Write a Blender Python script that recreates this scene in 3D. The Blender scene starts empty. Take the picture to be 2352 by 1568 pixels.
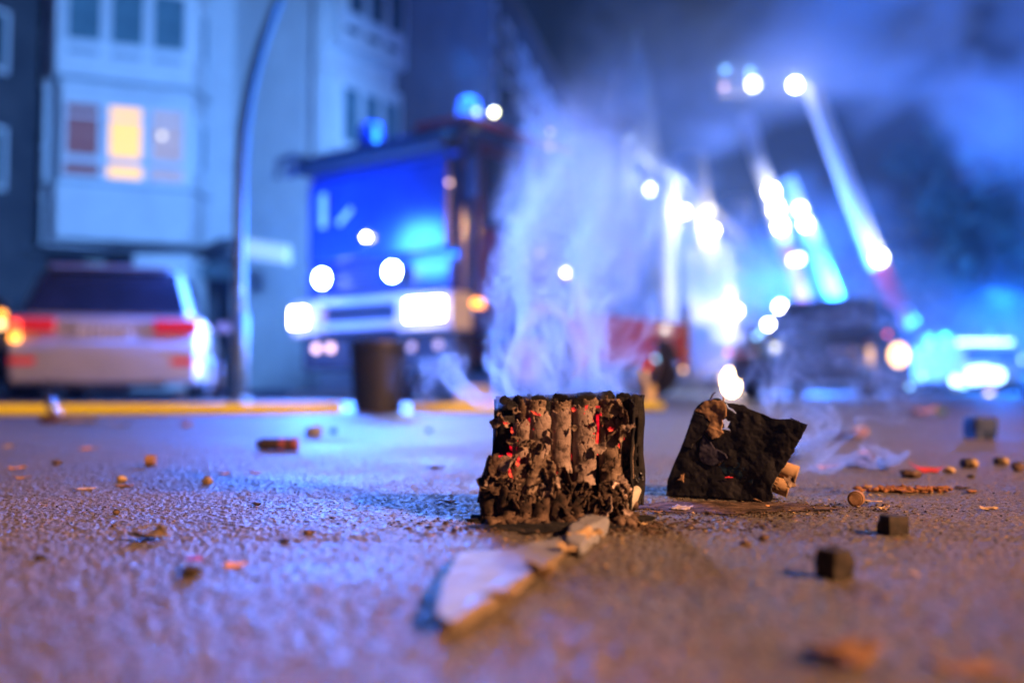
import bpy, bmesh, math, random
import numpy as np
from mathutils import Vector, Matrix, Euler

S = bpy.context.scene
COL = S.collection
R = math.radians

# ---------------------------------------------------------------- camera
F = 2287.0                     # focal length in photo units (2352 wide)
PITCH = math.atan(112 / F)
CH = 0.126
cam_d = bpy.data.cameras.new('camera')
cam = bpy.data.objects.new('camera', cam_d); COL.objects.link(cam)
cam.location = (0, 0, CH)
cam.rotation_euler = (math.pi / 2 + PITCH, 0, 0)
cam_d.lens = 35.0; cam_d.sensor_width = 36.0
cam_d.clip_start = 0.02; cam_d.clip_end = 2000
cam_d.dof.use_dof = True
cam_d.dof.focus_distance = 1.06
cam_d.dof.aperture_fstop = 2.1
cam_d.dof.aperture_blades = 0
S.camera = cam
S.render.resolution_x = 1024; S.render.resolution_y = 682

# ---------------------------------------------------------------- world, sun, exposure
SUN_AZ, SUN_EL = R(58), R(25)          # key comes from the right, a little behind the camera
W = bpy.data.worlds.new('World'); S.world = W; W.use_nodes = True
wn = W.node_tree; bg = wn.nodes['Background']
sky = wn.nodes.new('ShaderNodeTexSky'); sky.sky_type = 'NISHITA'; sky.sun_disc = False
sky.sun_elevation = R(1.0); sky.sun_rotation = R(180) - SUN_AZ
mixw = wn.nodes.new('ShaderNodeMix'); mixw.data_type = 'RGBA'; mixw.blend_type = 'MULTIPLY'
mixw.inputs[0].default_value = 1.0
mixw.inputs[7].default_value = (0.22, 0.36, 1.0, 1)
wn.links.new(sky.outputs[0], mixw.inputs[6]); wn.links.new(mixw.outputs[2], bg.inputs[0])
bg.inputs[1].default_value = 0.045
sun_d = bpy.data.lights.new('sun', 'SUN'); sun = bpy.data.objects.new('sun', sun_d); COL.objects.link(sun)
sun_d.energy = 0.06; sun_d.angle = R(1.5); sun_d.color = (0.45, 0.62, 1.0)
_sv = Vector((math.sin(SUN_AZ) * math.cos(SUN_EL), -math.cos(SUN_AZ) * math.cos(SUN_EL), math.sin(SUN_EL)))
sun.rotation_euler = _sv.to_track_quat('Z', 'Y').to_euler()

S.view_settings.view_transform = 'Standard'; S.view_settings.look = 'None'
S.view_settings.exposure = 0.2; S.view_settings.gamma = 1.0; S.view_settings.use_curve_mapping = False
S.render.engine = 'CYCLES'
cy = S.cycles
cy.use_denoising = True
try: cy.denoiser = 'OPENIMAGEDENOISE'
except Exception: pass
cy.use_adaptive_sampling = True; cy.adaptive_threshold = 0.02
cy.max_bounces = 5; cy.diffuse_bounces = 2; cy.glossy_bounces = 2; cy.transmission_bounces = 3
cy.volume_bounces = 0; cy.transparent_max_bounces = 8
cy.sample_clamp_indirect = 4.0; cy.sample_clamp_direct = 0
cy.caustics_reflective = False; cy.caustics_refractive = False
cy.volume_step_rate = 2.0; cy.volume_preview_step_rate = 2.0; cy.volume_max_steps = 256
cy.use_light_tree = True

def at(x, y, d):
    """photo point (2352 wide) at depth d along +Y -> world"""
    v = (784 - y) / F
    ca, sa = math.cos(PITCH), math.sin(PITCH)
    t = d / (ca - sa * v)
    return Vector((t * (x - 1176) / F, d, CH + t * (sa + ca * v)))

# ---------------------------------------------------------------- helpers
def vhash(ix, iy, iz, seed):
    h = (ix.astype(np.int64) * 374761393 + iy.astype(np.int64) * 668265263 + iz.astype(np.int64) * 2147483647 + seed * 974634777) & 0xffffffff
    h = (h ^ (h >> 13)) * 1274126177 & 0xffffffff
    h = (h ^ (h >> 16)) * 2246822519 & 0xffffffff
    return ((h ^ (h >> 15)) & 0xffffff) / float(0xffffff)
def vnoise(x, y, z, seed=0):
    x = np.asarray(x, float); y = np.asarray(y, float) + np.zeros_like(x); z = np.asarray(z, float) + np.zeros_like(x)
    xi, yi, zi = np.floor(x), np.floor(y), np.floor(z)
    fx, fy, fz = x - xi, y - yi, z - zi
    fx = fx * fx * (3 - 2 * fx); fy = fy * fy * (3 - 2 * fy); fz = fz * fz * (3 - 2 * fz)
    r = 0
    for dx in (0, 1):
        for dy in (0, 1):
            for dz in (0, 1):
                w = (fx if dx else 1 - fx) * (fy if dy else 1 - fy) * (fz if dz else 1 - fz)
                r = r + w * vhash(xi + dx, yi + dy, zi + dz, seed)
    return r * 2 - 1
def fbm(x, y, z, oct=4, seed=0, gain=0.5):
    a, s, t = 1.0, 0, 0
    for o in range(oct):
        s = s + a * vnoise(x * 2 ** o + 13.7 * o, y * 2 ** o + 7.1 * o, z * 2 ** o + 3.3 * o, seed + o); t += a; a *= gain
    return s / t

MATS = {}
def mat(name, c1, c2=None, rough=0.6, metal=0.0, scale=8.0, bump=0.0, bscale=60.0, emit=None, estr=0.0, spec=0.5, coat=0.0, detail=5.0, rough2=None, coords='Object', pos=0.5, soft=0.3, alpha=1.0, trans=0.0):
    if name in MATS: return MATS[name]
    m = bpy.data.materials.new(name); m.use_nodes = True; MATS[name] = m
    nt = m.node_tree; p = nt.nodes['Principled BSDF']; L = nt.links
    tc = nt.nodes.new('ShaderNodeTexCoord')
    p.inputs['Base Color'].default_value = (*c1, 1)
    p.inputs['Roughness'].default_value = rough; p.inputs['Metallic'].default_value = metal
    p.inputs['Specular IOR Level'].default_value = spec
    p.inputs['Coat Weight'].default_value = coat; p.inputs['Coat Roughness'].default_value = 0.08
    if trans: p.inputs['Transmission Weight'].default_value = trans
    if c2 is not None or rough2 is not None:
        n = nt.nodes.new('ShaderNodeTexNoise'); n.inputs['Scale'].default_value = scale; n.inputs['Detail'].default_value = detail
        n.inputs['Roughness'].default_value = 0.62
        L.new(tc.outputs[coords], n.inputs['Vector'])
        if c2 is not None:
            cr = nt.nodes.new('ShaderNodeValToRGB')
            cr.color_ramp.elements[0].color = (*c1, 1); cr.color_ramp.elements[1].color = (*c2, 1)
            cr.color_ramp.elements[0].position = pos - soft / 2; cr.color_ramp.elements[1].position = pos + soft / 2
            L.new(n.outputs['Fac'], cr.inputs[0]); L.new(cr.outputs[0], p.inputs['Base Color'])
        if rough2 is not None:
            mr = nt.nodes.new('ShaderNodeMapRange'); mr.inputs[1].default_value = 0.35; mr.inputs[2].default_value = 0.65
            mr.inputs[3].default_value = rough; mr.inputs[4].default_value = rough2
            L.new(n.outputs['Fac'], mr.inputs[0]); L.new(mr.outputs[0], p.inputs['Roughness'])
    if bump:
        n2 = nt.nodes.new('ShaderNodeTexNoise'); n2.inputs['Scale'].default_value = bscale; n2.inputs['Detail'].default_value = 6
        n2.inputs['Roughness'].default_value = 0.6
        b = nt.nodes.new('ShaderNodeBump'); b.inputs['Strength'].default_value = 1.0; b.inputs['Distance'].default_value = bump
        L.new(tc.outputs[coords], n2.inputs['Vector']); L.new(n2.outputs['Fac'], b.inputs['Height']); L.new(b.outputs[0], p.inputs['Normal'])
    if emit is not None:
        p.inputs['Emission Color'].default_value = (*emit, 1); p.inputs['Emission Strength'].default_value = estr
    return m

def tag(o, label=None, cat=None, group=None, kind=None):
    if label: o['label'] = label
    if cat: o['category'] = cat
    if group: o['group'] = group
    if kind: o['kind'] = kind
    return o

def empty(name, loc=(0, 0, 0), rz=0.0, label=None, cat=None, group=None, rot=None):
    o = bpy.data.objects.new(name, None); COL.objects.link(o)
    o.location = loc; o.rotation_euler = rot if rot else (0, 0, rz); o.empty_display_size = 0.05
    return tag(o, label, cat, group)

def link(name, mesh, parent=None, loc=None, rot=None, scale=None):
    o = bpy.data.objects.new(name, mesh); COL.objects.link(o)
    if parent: o.parent = parent
    if loc is not None: o.location = loc
    if rot is not None: o.rotation_euler = rot
    if scale is not None: o.scale = scale if hasattr(scale, '__len__') else (scale,) * 3
    return o

def np_mesh(name, V, Fc, m=None, smooth=True):
    me = bpy.data.meshes.new(name)
    V = np.asarray(V, np.float32); Fc = np.asarray(Fc, np.int32)
    me.vertices.add(len(V)); me.vertices.foreach_set('co', V.ravel())
    k = Fc.shape[1]; n = len(Fc)
    me.loops.add(n * k); me.loops.foreach_set('vertex_index', Fc.ravel())
    me.polygons.add(n); me.polygons.foreach_set('loop_start', np.arange(0, n * k, k, dtype=np.int32))
    me.update(calc_edges=True); me.validate()
    if smooth: me.polygons.foreach_set('use_smooth', np.ones(len(me.polygons), bool))
    if m: me.materials.append(m)
    return me

class MB:
    def __init__(s): s.v = []; s.f = []
    def add(s, vs, fs):
        n = len(s.v); s.v += [tuple(v) for v in vs]; s.f += [tuple(i + n for i in f) for f in fs]; return s
    def box(s, c, d, rot=None):
        x, y, z = d[0] / 2, d[1] / 2, d[2] / 2
        vs = [Vector((a * x, b * y, e * z)) for a in (-1, 1) for b in (-1, 1) for e in (-1, 1)]
        if rot is not None: vs = [rot @ v for v in vs]
        return s.add([v + Vector(c) for v in vs], [(0, 1, 3, 2), (4, 6, 7, 5), (0, 4, 5, 1), (2, 3, 7, 6), (0, 2, 6, 4), (1, 5, 7, 3)])
    def span(s, a, b):  # box from corner a to corner b
        return s.box([(a[i] + b[i]) / 2 for i in range(3)], [abs(b[i] - a[i]) for i in range(3)])
    def tube(s, p0, p1, r0, r1=None, n=12, cap=True):
        r1 = r0 if r1 is None else r1; p0, p1 = Vector(p0), Vector(p1)
        q = (p1 - p0).to_track_quat('Z', 'Y')
        vs = []
        for p, r in ((p0, r0), (p1, r1)):
            for k in range(n):
                a = 2 * math.pi * k / n; vs.append(p + q @ Vector((r * math.cos(a), r * math.sin(a), 0)))
        fs = [(k, (k + 1) % n, n + (k + 1) % n, n + k) for k in range(n)]
        if cap: fs += [tuple(range(n - 1, -1, -1)), tuple(range(n, 2 * n))]
        return s.add(vs, fs)
    def path(s, pts, r, n=10):
        pts = [Vector(p) for p in pts]; rr = r if hasattr(r, '__len__') else [r] * len(pts)
        vs = []
        for i, p in enumerate(pts):
            t = (pts[min(i + 1, len(pts) - 1)] - pts[max(i - 1, 0)]).normalized()
            up = Vector((0, 0, 1)) if abs(t.z) < 0.9 else Vector((0, 1, 0))
            a1 = t.cross(up).normalized(); a2 = a1.cross(t)
            for k in range(n):
                a = 2 * math.pi * k / n; vs.append(p + rr[i] * (math.cos(a) * a1 + math.sin(a) * a2))
        fs = []
        for i in range(len(pts) - 1):
            for k in range(n): fs.append((i * n + k, i * n + (k + 1) % n, (i + 1) * n + (k + 1) % n, (i + 1) * n + k))
        fs += [tuple(range(n)), tuple(range((len(pts) - 1) * n + n - 1, (len(pts) - 1) * n - 1, -1))]
        return s.add(vs, fs)
    def sphere(s, c, r, n=12, m=8, sc=(1, 1, 1)):
        vs = []; fs = []
        for i in range(m + 1):
            ph = math.pi * i / m
            for k in range(n):
                a = 2 * math.pi * k / n
                vs.append((c[0] + sc[0] * r * math.sin(ph) * math.cos(a), c[1] + sc[1] * r * math.sin(ph) * math.sin(a), c[2] + sc[2] * r * math.cos(ph)))
        for i in range(m):
            for k in range(n): fs.append((i * n + k, (i + 1) * n + k, (i + 1) * n + (k + 1) % n, i * n + (k + 1) % n))
        return s.add(vs, fs)
    def prism(s, poly, y0, y1):   # poly in local (x,z), extruded along y
        n = len(poly)
        vs = [(p[0], y0, p[1]) for p in poly] + [(p[0], y1, p[1]) for p in poly]
        fs = [(k, (k + 1) % n, n + (k + 1) % n, n + k) for k in range(n)] + [tuple(range(n - 1, -1, -1)), tuple(range(n, 2 * n))]
        return s.add(vs, fs)
    def quad(s, *p): return s.add(p, [tuple(range(len(p)))])
    def slab(s, pts, th):     # planar polygon with thickness along its normal
        p = [Vector(q) for q in pts]; nr = (p[1] - p[0]).cross(p[2] - p[0]).normalized() * th
        n = len(p); vs = p + [q + nr for q in p]
        return s.add(vs, [tuple(range(n - 1, -1, -1)), tuple(range(n, 2 * n))] + [(k, (k + 1) % n, n + (k + 1) % n, n + k) for k in range(n)])
    def mesh(s, name, m, smooth=False):
        me = bpy.data.meshes.new(name); me.from_pydata(s.v, [], s.f); me.update()
        bm = bmesh.new(); bm.from_mesh(me); bmesh.ops.remove_doubles(bm, verts=bm.verts, dist=1e-6)
        bmesh.ops.recalc_face_normals(bm, faces=bm.faces); bm.to_mesh(me); bm.free()
        if smooth: me.polygons.foreach_set('use_smooth', np.ones(len(me.polygons), bool))
        me.materials.append(m); return me
    def build(s, name, m, parent=None, bevel=0.0, smooth=False, seg=2, loc=None, rot=None):
        o = link(name, s.mesh(name, m, smooth or bevel > 0), parent, loc, rot)
        if bevel:
            b = o.modifiers.new('bevel', 'BEVEL'); b.width = bevel; b.segments = seg; b.limit_method = 'ANGLE'; b.angle_limit = R(30)
            b.harden_normals = True
        return o

def plain(name, label, cat, m, mb, **k):
    g = k.pop('group', None); kind = k.pop('kind', None)
    return tag(mb.build(name, m, **k), label, cat, g, kind)

def copy_tree(o, loc=None, rz=None, label=None, parent=None):
    c = o.copy(); COL.objects.link(c); c.parent = parent
    if loc is not None: c.location = loc
    if rz is not None: c.rotation_euler = (0, 0, rz)
    if label: c['label'] = label
    for ch in [q for q in bpy.data.objects if q.parent == o]: copy_tree(ch, parent=c)
    return c

def lamp(name, kind, loc, power, color, size=0.1, target=None, angle=60, blend=0.6, parent=None):
    l = bpy.data.lights.new(name, kind); l.energy = power; l.color = color
    if kind in ('POINT', 'SPOT'): l.shadow_soft_size = size
    if kind == 'SPOT': l.spot_size = R(angle); l.spot_blend = blend
    o = bpy.data.objects.new(name, l); COL.objects.link(o); o.location = loc
    if target is not None: o.rotation_euler = (Vector(target) - Vector(loc)).to_track_quat('-Z', 'Y').to_euler()
    return o
# ---------------------------------------------------------------- ground
def road_material():
    m = bpy.data.materials.new('road_asphalt'); m.use_nodes = True
    nt = m.node_tree; p = nt.nodes['Principled BSDF']; L = nt.links
    tc = nt.nodes.new('ShaderNodeTexCoord'); co = tc.outputs['Object']
    def noise(sc, det=5, rg=0.6):
        n = nt.nodes.new('ShaderNodeTexNoise'); n.inputs['Scale'].default_value = sc; n.inputs['Detail'].default_value = det
        n.inputs['Roughness'].default_value = rg; L.new(co, n.inputs['Vector']); return n.outputs['Fac']
    def mth(op, a, b=None, c=None):
        n = nt.nodes.new('ShaderNodeMath'); n.operation = op
        for i, q in enumerate((a, b, c)):
            if q is None: continue
            if isinstance(q, (int, float)): n.inputs[i].default_value = q
            else: L.new(q, n.inputs[i])
        return n.outputs[0]
    def ramp(f, stops):
        r = nt.nodes.new('ShaderNodeValToRGB'); e = r.color_ramp.elements
        e[0].position, e[0].color = stops[0][0], (*stops[0][1], 1); e[1].position, e[1].color = stops[-1][0], (*stops[-1][1], 1)
        for s, c in stops[1:-1]: q = e.new(s); q.color = (*c, 1)
        L.new(f, r.inputs[0]); return r.outputs[0]
    grain = noise(260, 4, 0.75); patch = noise(3.2, 6, 0.6); speck = noise(90, 3, 0.6)
    base = ramp(grain, [(0.30, (0.034, 0.030, 0.028)), (0.5, (0.125, 0.112, 0.10)), (0.72, (0.36, 0.32, 0.28))])
    dust = ramp(mth('ADD', mth('MULTIPLY', patch, 0.7), mth('MULTIPLY', speck, 0.3)), [(0.40, (0.75, 0.76, 0.80)), (0.62, (1.15, 1.0, 0.82))])
    mx = nt.nodes.new('ShaderNodeMix'); mx.data_type = 'RGBA'; mx.blend_type = 'MULTIPLY'; mx.inputs[0].default_value = 1
    L.new(base, mx.inputs[6]); L.new(dust, mx.inputs[7]); L.new(mx.outputs[2], p.inputs['Base Color'])
    mr = nt.nodes.new('ShaderNodeMapRange'); mr.inputs[1].default_value = 0.35; mr.inputs[2].default_value = 0.65
    mr.inputs[3].default_value = 0.40; mr.inputs[4].default_value = 0.74
    L.new(mth('ADD', mth('MULTIPLY', patch, 0.5), mth('MULTIPLY', speck, 0.5)), mr.inputs[0]); L.new(mr.outputs[0], p.inputs['Roughness'])
    v = nt.nodes.new('ShaderNodeTexVoronoi'); v.inputs['Scale'].default_value = 210; L.new(co, v.inputs['Vector'])
    h = mth('ADD', mth('MULTIPLY', v.outputs['Distance'], -0.5), mth('MULTIPLY', noise(420, 3, 0.7), 0.8))
    b = nt.nodes.new('ShaderNodeBump'); b.inputs['Distance'].default_value = 0.0024; b.inputs['Strength'].default_value = 0.85
    L.new(h, b.inputs['Height']); L.new(b.outputs[0], p.inputs['Normal'])
    p.inputs['Specular IOR Level'].default_value = 0.5
    return m
M_ROAD = road_material()
def ground_h(X, Y):
    h = 0.0005 * fbm(X * 22, Y * 22, 0 * X, 3, 5) + 0.0010 * np.maximum(fbm(X * 150, Y * 90, 0 * X, 2, 9), -0.15) + 0.0011 * fbm(X * 380, Y * 210, 0 * X, 1, 21)
    return h
pr = np.concatenate([np.arange(600, 150, -1.0), np.arange(150, 62, -0.27), np.arange(62, 16, -0.6)])
dr = np.concatenate([[-30, -6, -1, 0.02, 0.12], 125.5 / pr, [9, 11, 14, 18, 24, 34, 50, 80, 140, 260, 600]])
uu = np.concatenate([[-40, -16, -6, -2.4, -1.2, -0.8], np.linspace(-0.6, 0.6, 940), [0.8, 1.2, 2.4, 6, 16, 40]])
Yg = np.repeat(dr[:, None], len(uu), 1); Xg = uu[None, :] * (np.maximum(dr, 0.15)[:, None] + 0.1)
Zg = ground_h(Xg, Yg) * np.clip((9 - Yg) / 4, 0, 1) * (Yg > 0.15)
Zg[np.abs(Xg) > 0.62 * (Yg + 0.1)] = 0
nr, nc = Yg.shape; ii = np.arange(nr * nc).reshape(nr, nc)
Fg = np.stack([ii[:-1, :-1], ii[:-1, 1:], ii[1:, 1:], ii[1:, :-1]], -1).reshape(-1, 4)
road = link('road', np_mesh('road', np.stack([Xg, Yg, Zg], -1).reshape(-1, 3), Fg, M_ROAD)); tag(road, kind='structure')
del Xg, Yg, Zg, Fg, ii

# pavement with a real kerb in front of the left house
M_PAVE = mat('pavement_stone', (0.16, 0.15, 0.15), (0.28, 0.27, 0.26), 0.7, scale=3, bump=0.01, bscale=20)
M_KERB = mat('kerb_granite', (0.2, 0.2, 0.2), (0.36, 0.35, 0.34), 0.6, scale=15, bump=0.004)
pv = MB().slab([(-45, 17.2, -0.02), (-4.4, 17.2, -0.02), (-1.6, 60, -0.02), (-45, 60, -0.02)], 0.14)
plain('pavement', None, None, M_PAVE, pv, kind='structure')
kb = empty('kerb'); tag(kb, kind='structure')
for k in range(14):
    MB().box((0, 0, 0), (1.19, 0.16, 0.17)).build('kerb_stone', M_KERB, kb, bevel=0.015, loc=(-20 + 1.2 * k, 17.1, 0.05))

# ---------------------------------------------------------------- shared materials
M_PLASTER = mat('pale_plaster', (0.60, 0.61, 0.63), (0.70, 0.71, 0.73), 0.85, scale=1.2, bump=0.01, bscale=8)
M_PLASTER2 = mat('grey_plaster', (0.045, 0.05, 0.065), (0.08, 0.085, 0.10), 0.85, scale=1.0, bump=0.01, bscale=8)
M_CREAM = mat('cream_render', (0.50, 0.45, 0.38), (0.62, 0.56, 0.47), 0.85, scale=0.6, bump=0.02, bscale=4)
M_WFRAME = mat('white_window_frame', (0.78, 0.80, 0.82), (0.70, 0.72, 0.75), 0.45, scale=3)
M_PANEL = mat('grey_spandrel', (0.30, 0.36, 0.40), (0.38, 0.43, 0.47), 0.6, scale=2)
M_GLASS = mat('dark_window_glass', (0.03, 0.07, 0.09), (0.07, 0.12, 0.15), 0.12, scale=1.5, spec=0.8)
M_CURTAIN = mat('teal_curtained_glass', (0.07, 0.16, 0.20), (0.12, 0.24, 0.28), 0.35, scale=2.5, spec=0.6)
M_LIT = mat('warm_lit_window', (0.25, 0.16, 0.08), None, 0.6, emit=(1.0, 0.56, 0.14), estr=1.25)
M_LITDIM = mat('dim_lit_curtain', (0.35, 0.3, 0.3), (0.5, 0.42, 0.4), 0.7, scale=4, emit=(0.75, 0.50, 0.42), estr=0.28)
M_LITRED = mat('reddish_lit_curtain', (0.12, 0.07, 0.08), (0.2, 0.14, 0.14), 0.8, scale=4, emit=(0.55, 0.16, 0.10), estr=0.14)
M_BLACK = mat('black_plastic', (0.02, 0.02, 0.022), (0.035, 0.035, 0.04), 0.5, scale=20)
M_RUBBER = mat('tyre_rubber', (0.018, 0.018, 0.018), (0.03, 0.03, 0.03), 0.8, scale=30, bump=0.003)
M_ALU = mat('brushed_metal', (0.5, 0.5, 0.52), (0.62, 0.62, 0.64), 0.35, 0.9, scale=12)
M_WHITEP = mat('white_paint', (0.78, 0.78, 0.78), (0.7, 0.7, 0.7), 0.35, scale=5, coat=0.3)
M_REDP = mat('red_paint', (0.55, 0.015, 0.012), (0.42, 0.012, 0.010), 0.3, scale=3, coat=0.5)
M_REDDARK = mat('shaded_red_cab_paint', (0.10, 0.008, 0.03), (0.07, 0.006, 0.025), 0.3, scale=3, coat=0.5)  # the engine's red, darkened in the colour for shade on the cab side
M_TRUCK = mat('blue_glare_cab_paint', (0.04, 0.05, 0.30), (0.03, 0.04, 0.24), 0.30, scale=3, coat=0.6)  # blue glare of the flashers painted into the red engine's cab colour
M_SILVER = mat('silver_car_paint', (0.42, 0.42, 0.43), (0.48, 0.48, 0.49), 0.34, 0.15, scale=4, coat=0.6)
M_DARKCAR = mat('dark_car_paint', (0.02, 0.025, 0.035), (0.03, 0.035, 0.05), 0.28, 0.2, scale=4, coat=0.7)
M_CARGLASS = mat('tinted_car_glass', (0.012, 0.014, 0.02), (0.02, 0.02, 0.03), 0.08, scale=3, spec=0.8)
M_TRUCKGLASS = mat('blue_glare_windscreen', (0.008, 0.03, 0.16), (0.015, 0.05, 0.24), 0.22, scale=1.5, spec=0.8)  # flasher glare painted into the glass as a blue base colour
M_TAIL = mat('red_tail_lens', (0.5, 0.01, 0.01), None, 0.15, emit=(1, 0.03, 0.02), estr=0.25, coat=0.5)
M_TAILLIT = mat('lit_tail_lens', (0.5, 0.02, 0.01), None, 0.15, emit=(1, 0.06, 0.02), estr=3.0)
M_AMBER = mat('lit_amber_lens', (0.7, 0.25, 0.02), None, 0.15, emit=(1, 0.33, 0.04), estr=5.0)
M_PLATE = mat('number_plate_white', (0.75, 0.73, 0.68), (0.68, 0.66, 0.62), 0.4, scale=9)
M_BLUELENS = mat('blue_beacon_lens', (0.02, 0.08, 0.6), None, 0.1, emit=(0.02, 0.12, 1.0), estr=3.0)
M_BLUEDARK = mat('unlit_blue_lens', (0.01, 0.03, 0.25), None, 0.15, coat=0.5)
M_BULBW = mat('white_lamp_light', (1, 1, 1), None, 0.5, emit=(1.0, 0.97, 0.90), estr=40.0)
M_BULBX = mat('blinding_blue_white_flasher', (1, 1, 1), None, 0.5, emit=(0.55, 0.80, 1.0), estr=90.0)
M_BULBH = mat('headlamp_light', (1, 1, 1), None, 0.5, emit=(1.0, 0.90, 0.80), estr=40.0)
M_BULBY = mat('yellowish_work_light', (1, 1, 0.8), None, 0.5, emit=(1.0, 0.98, 0.62), estr=14.0)
M_BULBP = mat('peach_marker_light', (1, 0.8, 0.7), None, 0.5, emit=(1.0, 0.60, 0.48), estr=3.0)
M_BULBO = mat('orange_marker_light', (1, 0.6, 0.3), None, 0.5, emit=(1.0, 0.55, 0.22), estr=5.0)
M_BULBR = mat('red_marker_light', (1, 0.2, 0.2), None, 0.5, emit=(1.0, 0.10, 0.12), estr=3.0)
M_BULBB = mat('cold_blue_light', (0.5, 0.7, 1), None, 0.5, emit=(0.25, 0.60, 1.0), estr=5.0)
M_YELLOW = mat('fluorescent_yellow_hose', (0.92, 0.84, 0.02), (0.85, 0.74, 0.02), 0.55, scale=6, bump=0.002, bscale=120)
M_GALV = mat('galvanised_post', (0.07, 0.12, 0.13), (0.11, 0.16, 0.17), 0.6, 0.0, scale=6)
M_BARK = mat('dark_bark', (0.03, 0.025, 0.02), (0.06, 0.05, 0.04), 0.9, scale=10, bump=0.02, bscale=12)
M_LEAF = mat('night_foliage', (0.02, 0.04, 0.02), (0.05, 0.08, 0.04), 0.7, scale=2)
M_ROOF = mat('dark_roof_tile', (0.05, 0.045, 0.05), (0.08, 0.07, 0.07), 0.7, scale=3)
SM1, SM2, SM3, HAZE = 3.8, 0.7, 0.11, 0.0007
BLUE = (0.02, 0.22, 1.0)
CYAN = (0.14, 0.38, 0.96)

# ---------------------------------------------------------------- left house
def window(parent, o, ex, w, h, pane_m, cols=1, transom=0.0, depth=0.09, fr=0.09):
    """o lower left corner, ex unit vector to the right in the wall plane; outward normal = -ex x z"""
    ex = Vector(ex).normalized(); ez = Vector((0, 0, 1)); n = ex.cross(ez)     # outward (towards viewer side)
    Mx = Matrix((( ex.x, -n.x, 0, o[0]), (ex.y, -n.y, 0, o[1]), (0, 0, 1, o[2]), (0, 0, 0, 1)))
    f = MB()
    f.span((0, -depth, 0), (w, 0.02, fr)); f.span((0, -depth, h - fr), (w, 0.02, h))
    f.span((0, -depth, fr), (fr, 0.02, h - fr)); f.span((w - fr, -depth, fr), (w, 0.02, h - fr))
    for c in range(1, cols): f.span((w * c / cols - fr / 2, -depth + 0.01, fr), (w * c / cols + fr / 2, 0.02, h - fr))
    if transom: f.span((fr, -depth + 0.015, transom - 0.035), (w - fr, 0.02, transom + 0.035))
    fo = f.build('window', M_WFRAME, parent); fo.matrix_basis = Mx
    g = MB().span((fr - 0.01, -0.035, fr - 0.01), (w - fr + 0.01, -0.012, h - fr + 0.01)).build('pane', pane_m, fo)
    return fo

def P(x, y, d): return at(x, y, d)
hs = empty('apartment_house', (0, 0, 0), label='pale plastered apartment house with projecting window bays at upper left', cat='building')
dA0, dA1 = 24.8, 26.0
A0 = P(128, 400, dA0); A1 = P(440, 400, dA1)     # bay front ends
A0.z = A1.z = 0
ex = (A1 - A0); ex.z = 0; LB = ex.length; ex.normalize(); nn = Vector((ex.y, -ex.x, 0))   # outward towards camera
back = -nn
WL = MB()
# lower recessed storey and wall body behind the bays
Cn = Vector((-7.75, 27.4, 0)); Dn = P(742, 500, 24.2); Dn.z = 0
En = P(906, 500, 26.5); En.z = 0
AL = A0 - ex * 0.35 + back * 0.9
WL.slab([AL + Vector((0, 0, 3.9)), A1 + back * 1.5 + Vector((0, 0, 3.9)), A1 + back * 1.5 + Vector((0, 0, 20)), AL + Vector((0, 0, 20))], -0.3)
WL.build('wall', M_PLASTER, hs)
MB().slab([A1 + back * 1.5 + ex * .02 + Vector((0, 0, 3.9)), Cn + Vector((0, 0, 3.9)), Cn + Vector((0, 0, 20)), A1 + back * 1.5 + ex * .02 + Vector((0, 0, 20))], -0.3).build('wall', M_PLASTER, hs)
# plain wing wall coming forward
Dw = P(760, 500, 24.6); Dw.z = 0
w2 = MB().slab([Cn, Dw, Dw + Vector((0, 0, 20)), Cn + Vector((0, 0, 20))], -0.35); w2.build('wall', M_PLASTER, hs)
w3 = MB().slab([Dn, En, En + Vector((0, 0, 20)), Dn + Vector((0, 0, 20))], -0.35); w3.build('wall', M_PLASTER, hs)
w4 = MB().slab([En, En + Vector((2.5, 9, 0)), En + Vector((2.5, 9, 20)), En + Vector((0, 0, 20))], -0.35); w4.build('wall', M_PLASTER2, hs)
# projecting bay: plinth part under the windows
def bay(z0, z1, m, inset=0.0, side=0.85, name='bay_wall'):
    a = A0 + ex * inset + back * inset; b = A1 - ex * 0 + back * inset
    c = A1 + ex * (side * 0.55) + back * (side + 0.2)
    d = c + back * 1.2; e = a + back * 2.2
    v = [p + Vector((0, 0, z)) for z in (z0, z1) for p in (a, b, c, d, e)]
    f = [(0, 1, 6, 5), (1, 2, 7, 6), (2, 3, 8, 7), (3, 4, 9, 8), (4, 0, 5, 9), (4, 3, 2, 1, 0), (5, 6, 7, 8, 9)]
    return MB().add(v, f).build(name, m, hs)
bay(3.95, 5.42, M_PLASTER)
bay(5.42, 7.55, M_WFRAME, 0.06, name='window_bay')
bay(7.55, 8.10, M_PLASTER, 0.06)
bay(8.10, 10.6, M_WFRAME, -0.06, name='window_bay')
bay(10.6, 14.5, M_PLASTER, 0.0)
pass
for z in (5.40, 8.07): 
    MB().slab([A0 - ex * .1 - back * .1 + Vector((0, 0, z)), A1 + ex * .05 - back * .1 + Vector((0, 0, z)), A1 + ex * .6 + back * 1.0 + Vector((0, 0, z)), A0 + back * 1.0 + Vector((0, 0, z))], -0.07).build('sill_ledge', M_PANEL, hs)

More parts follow.
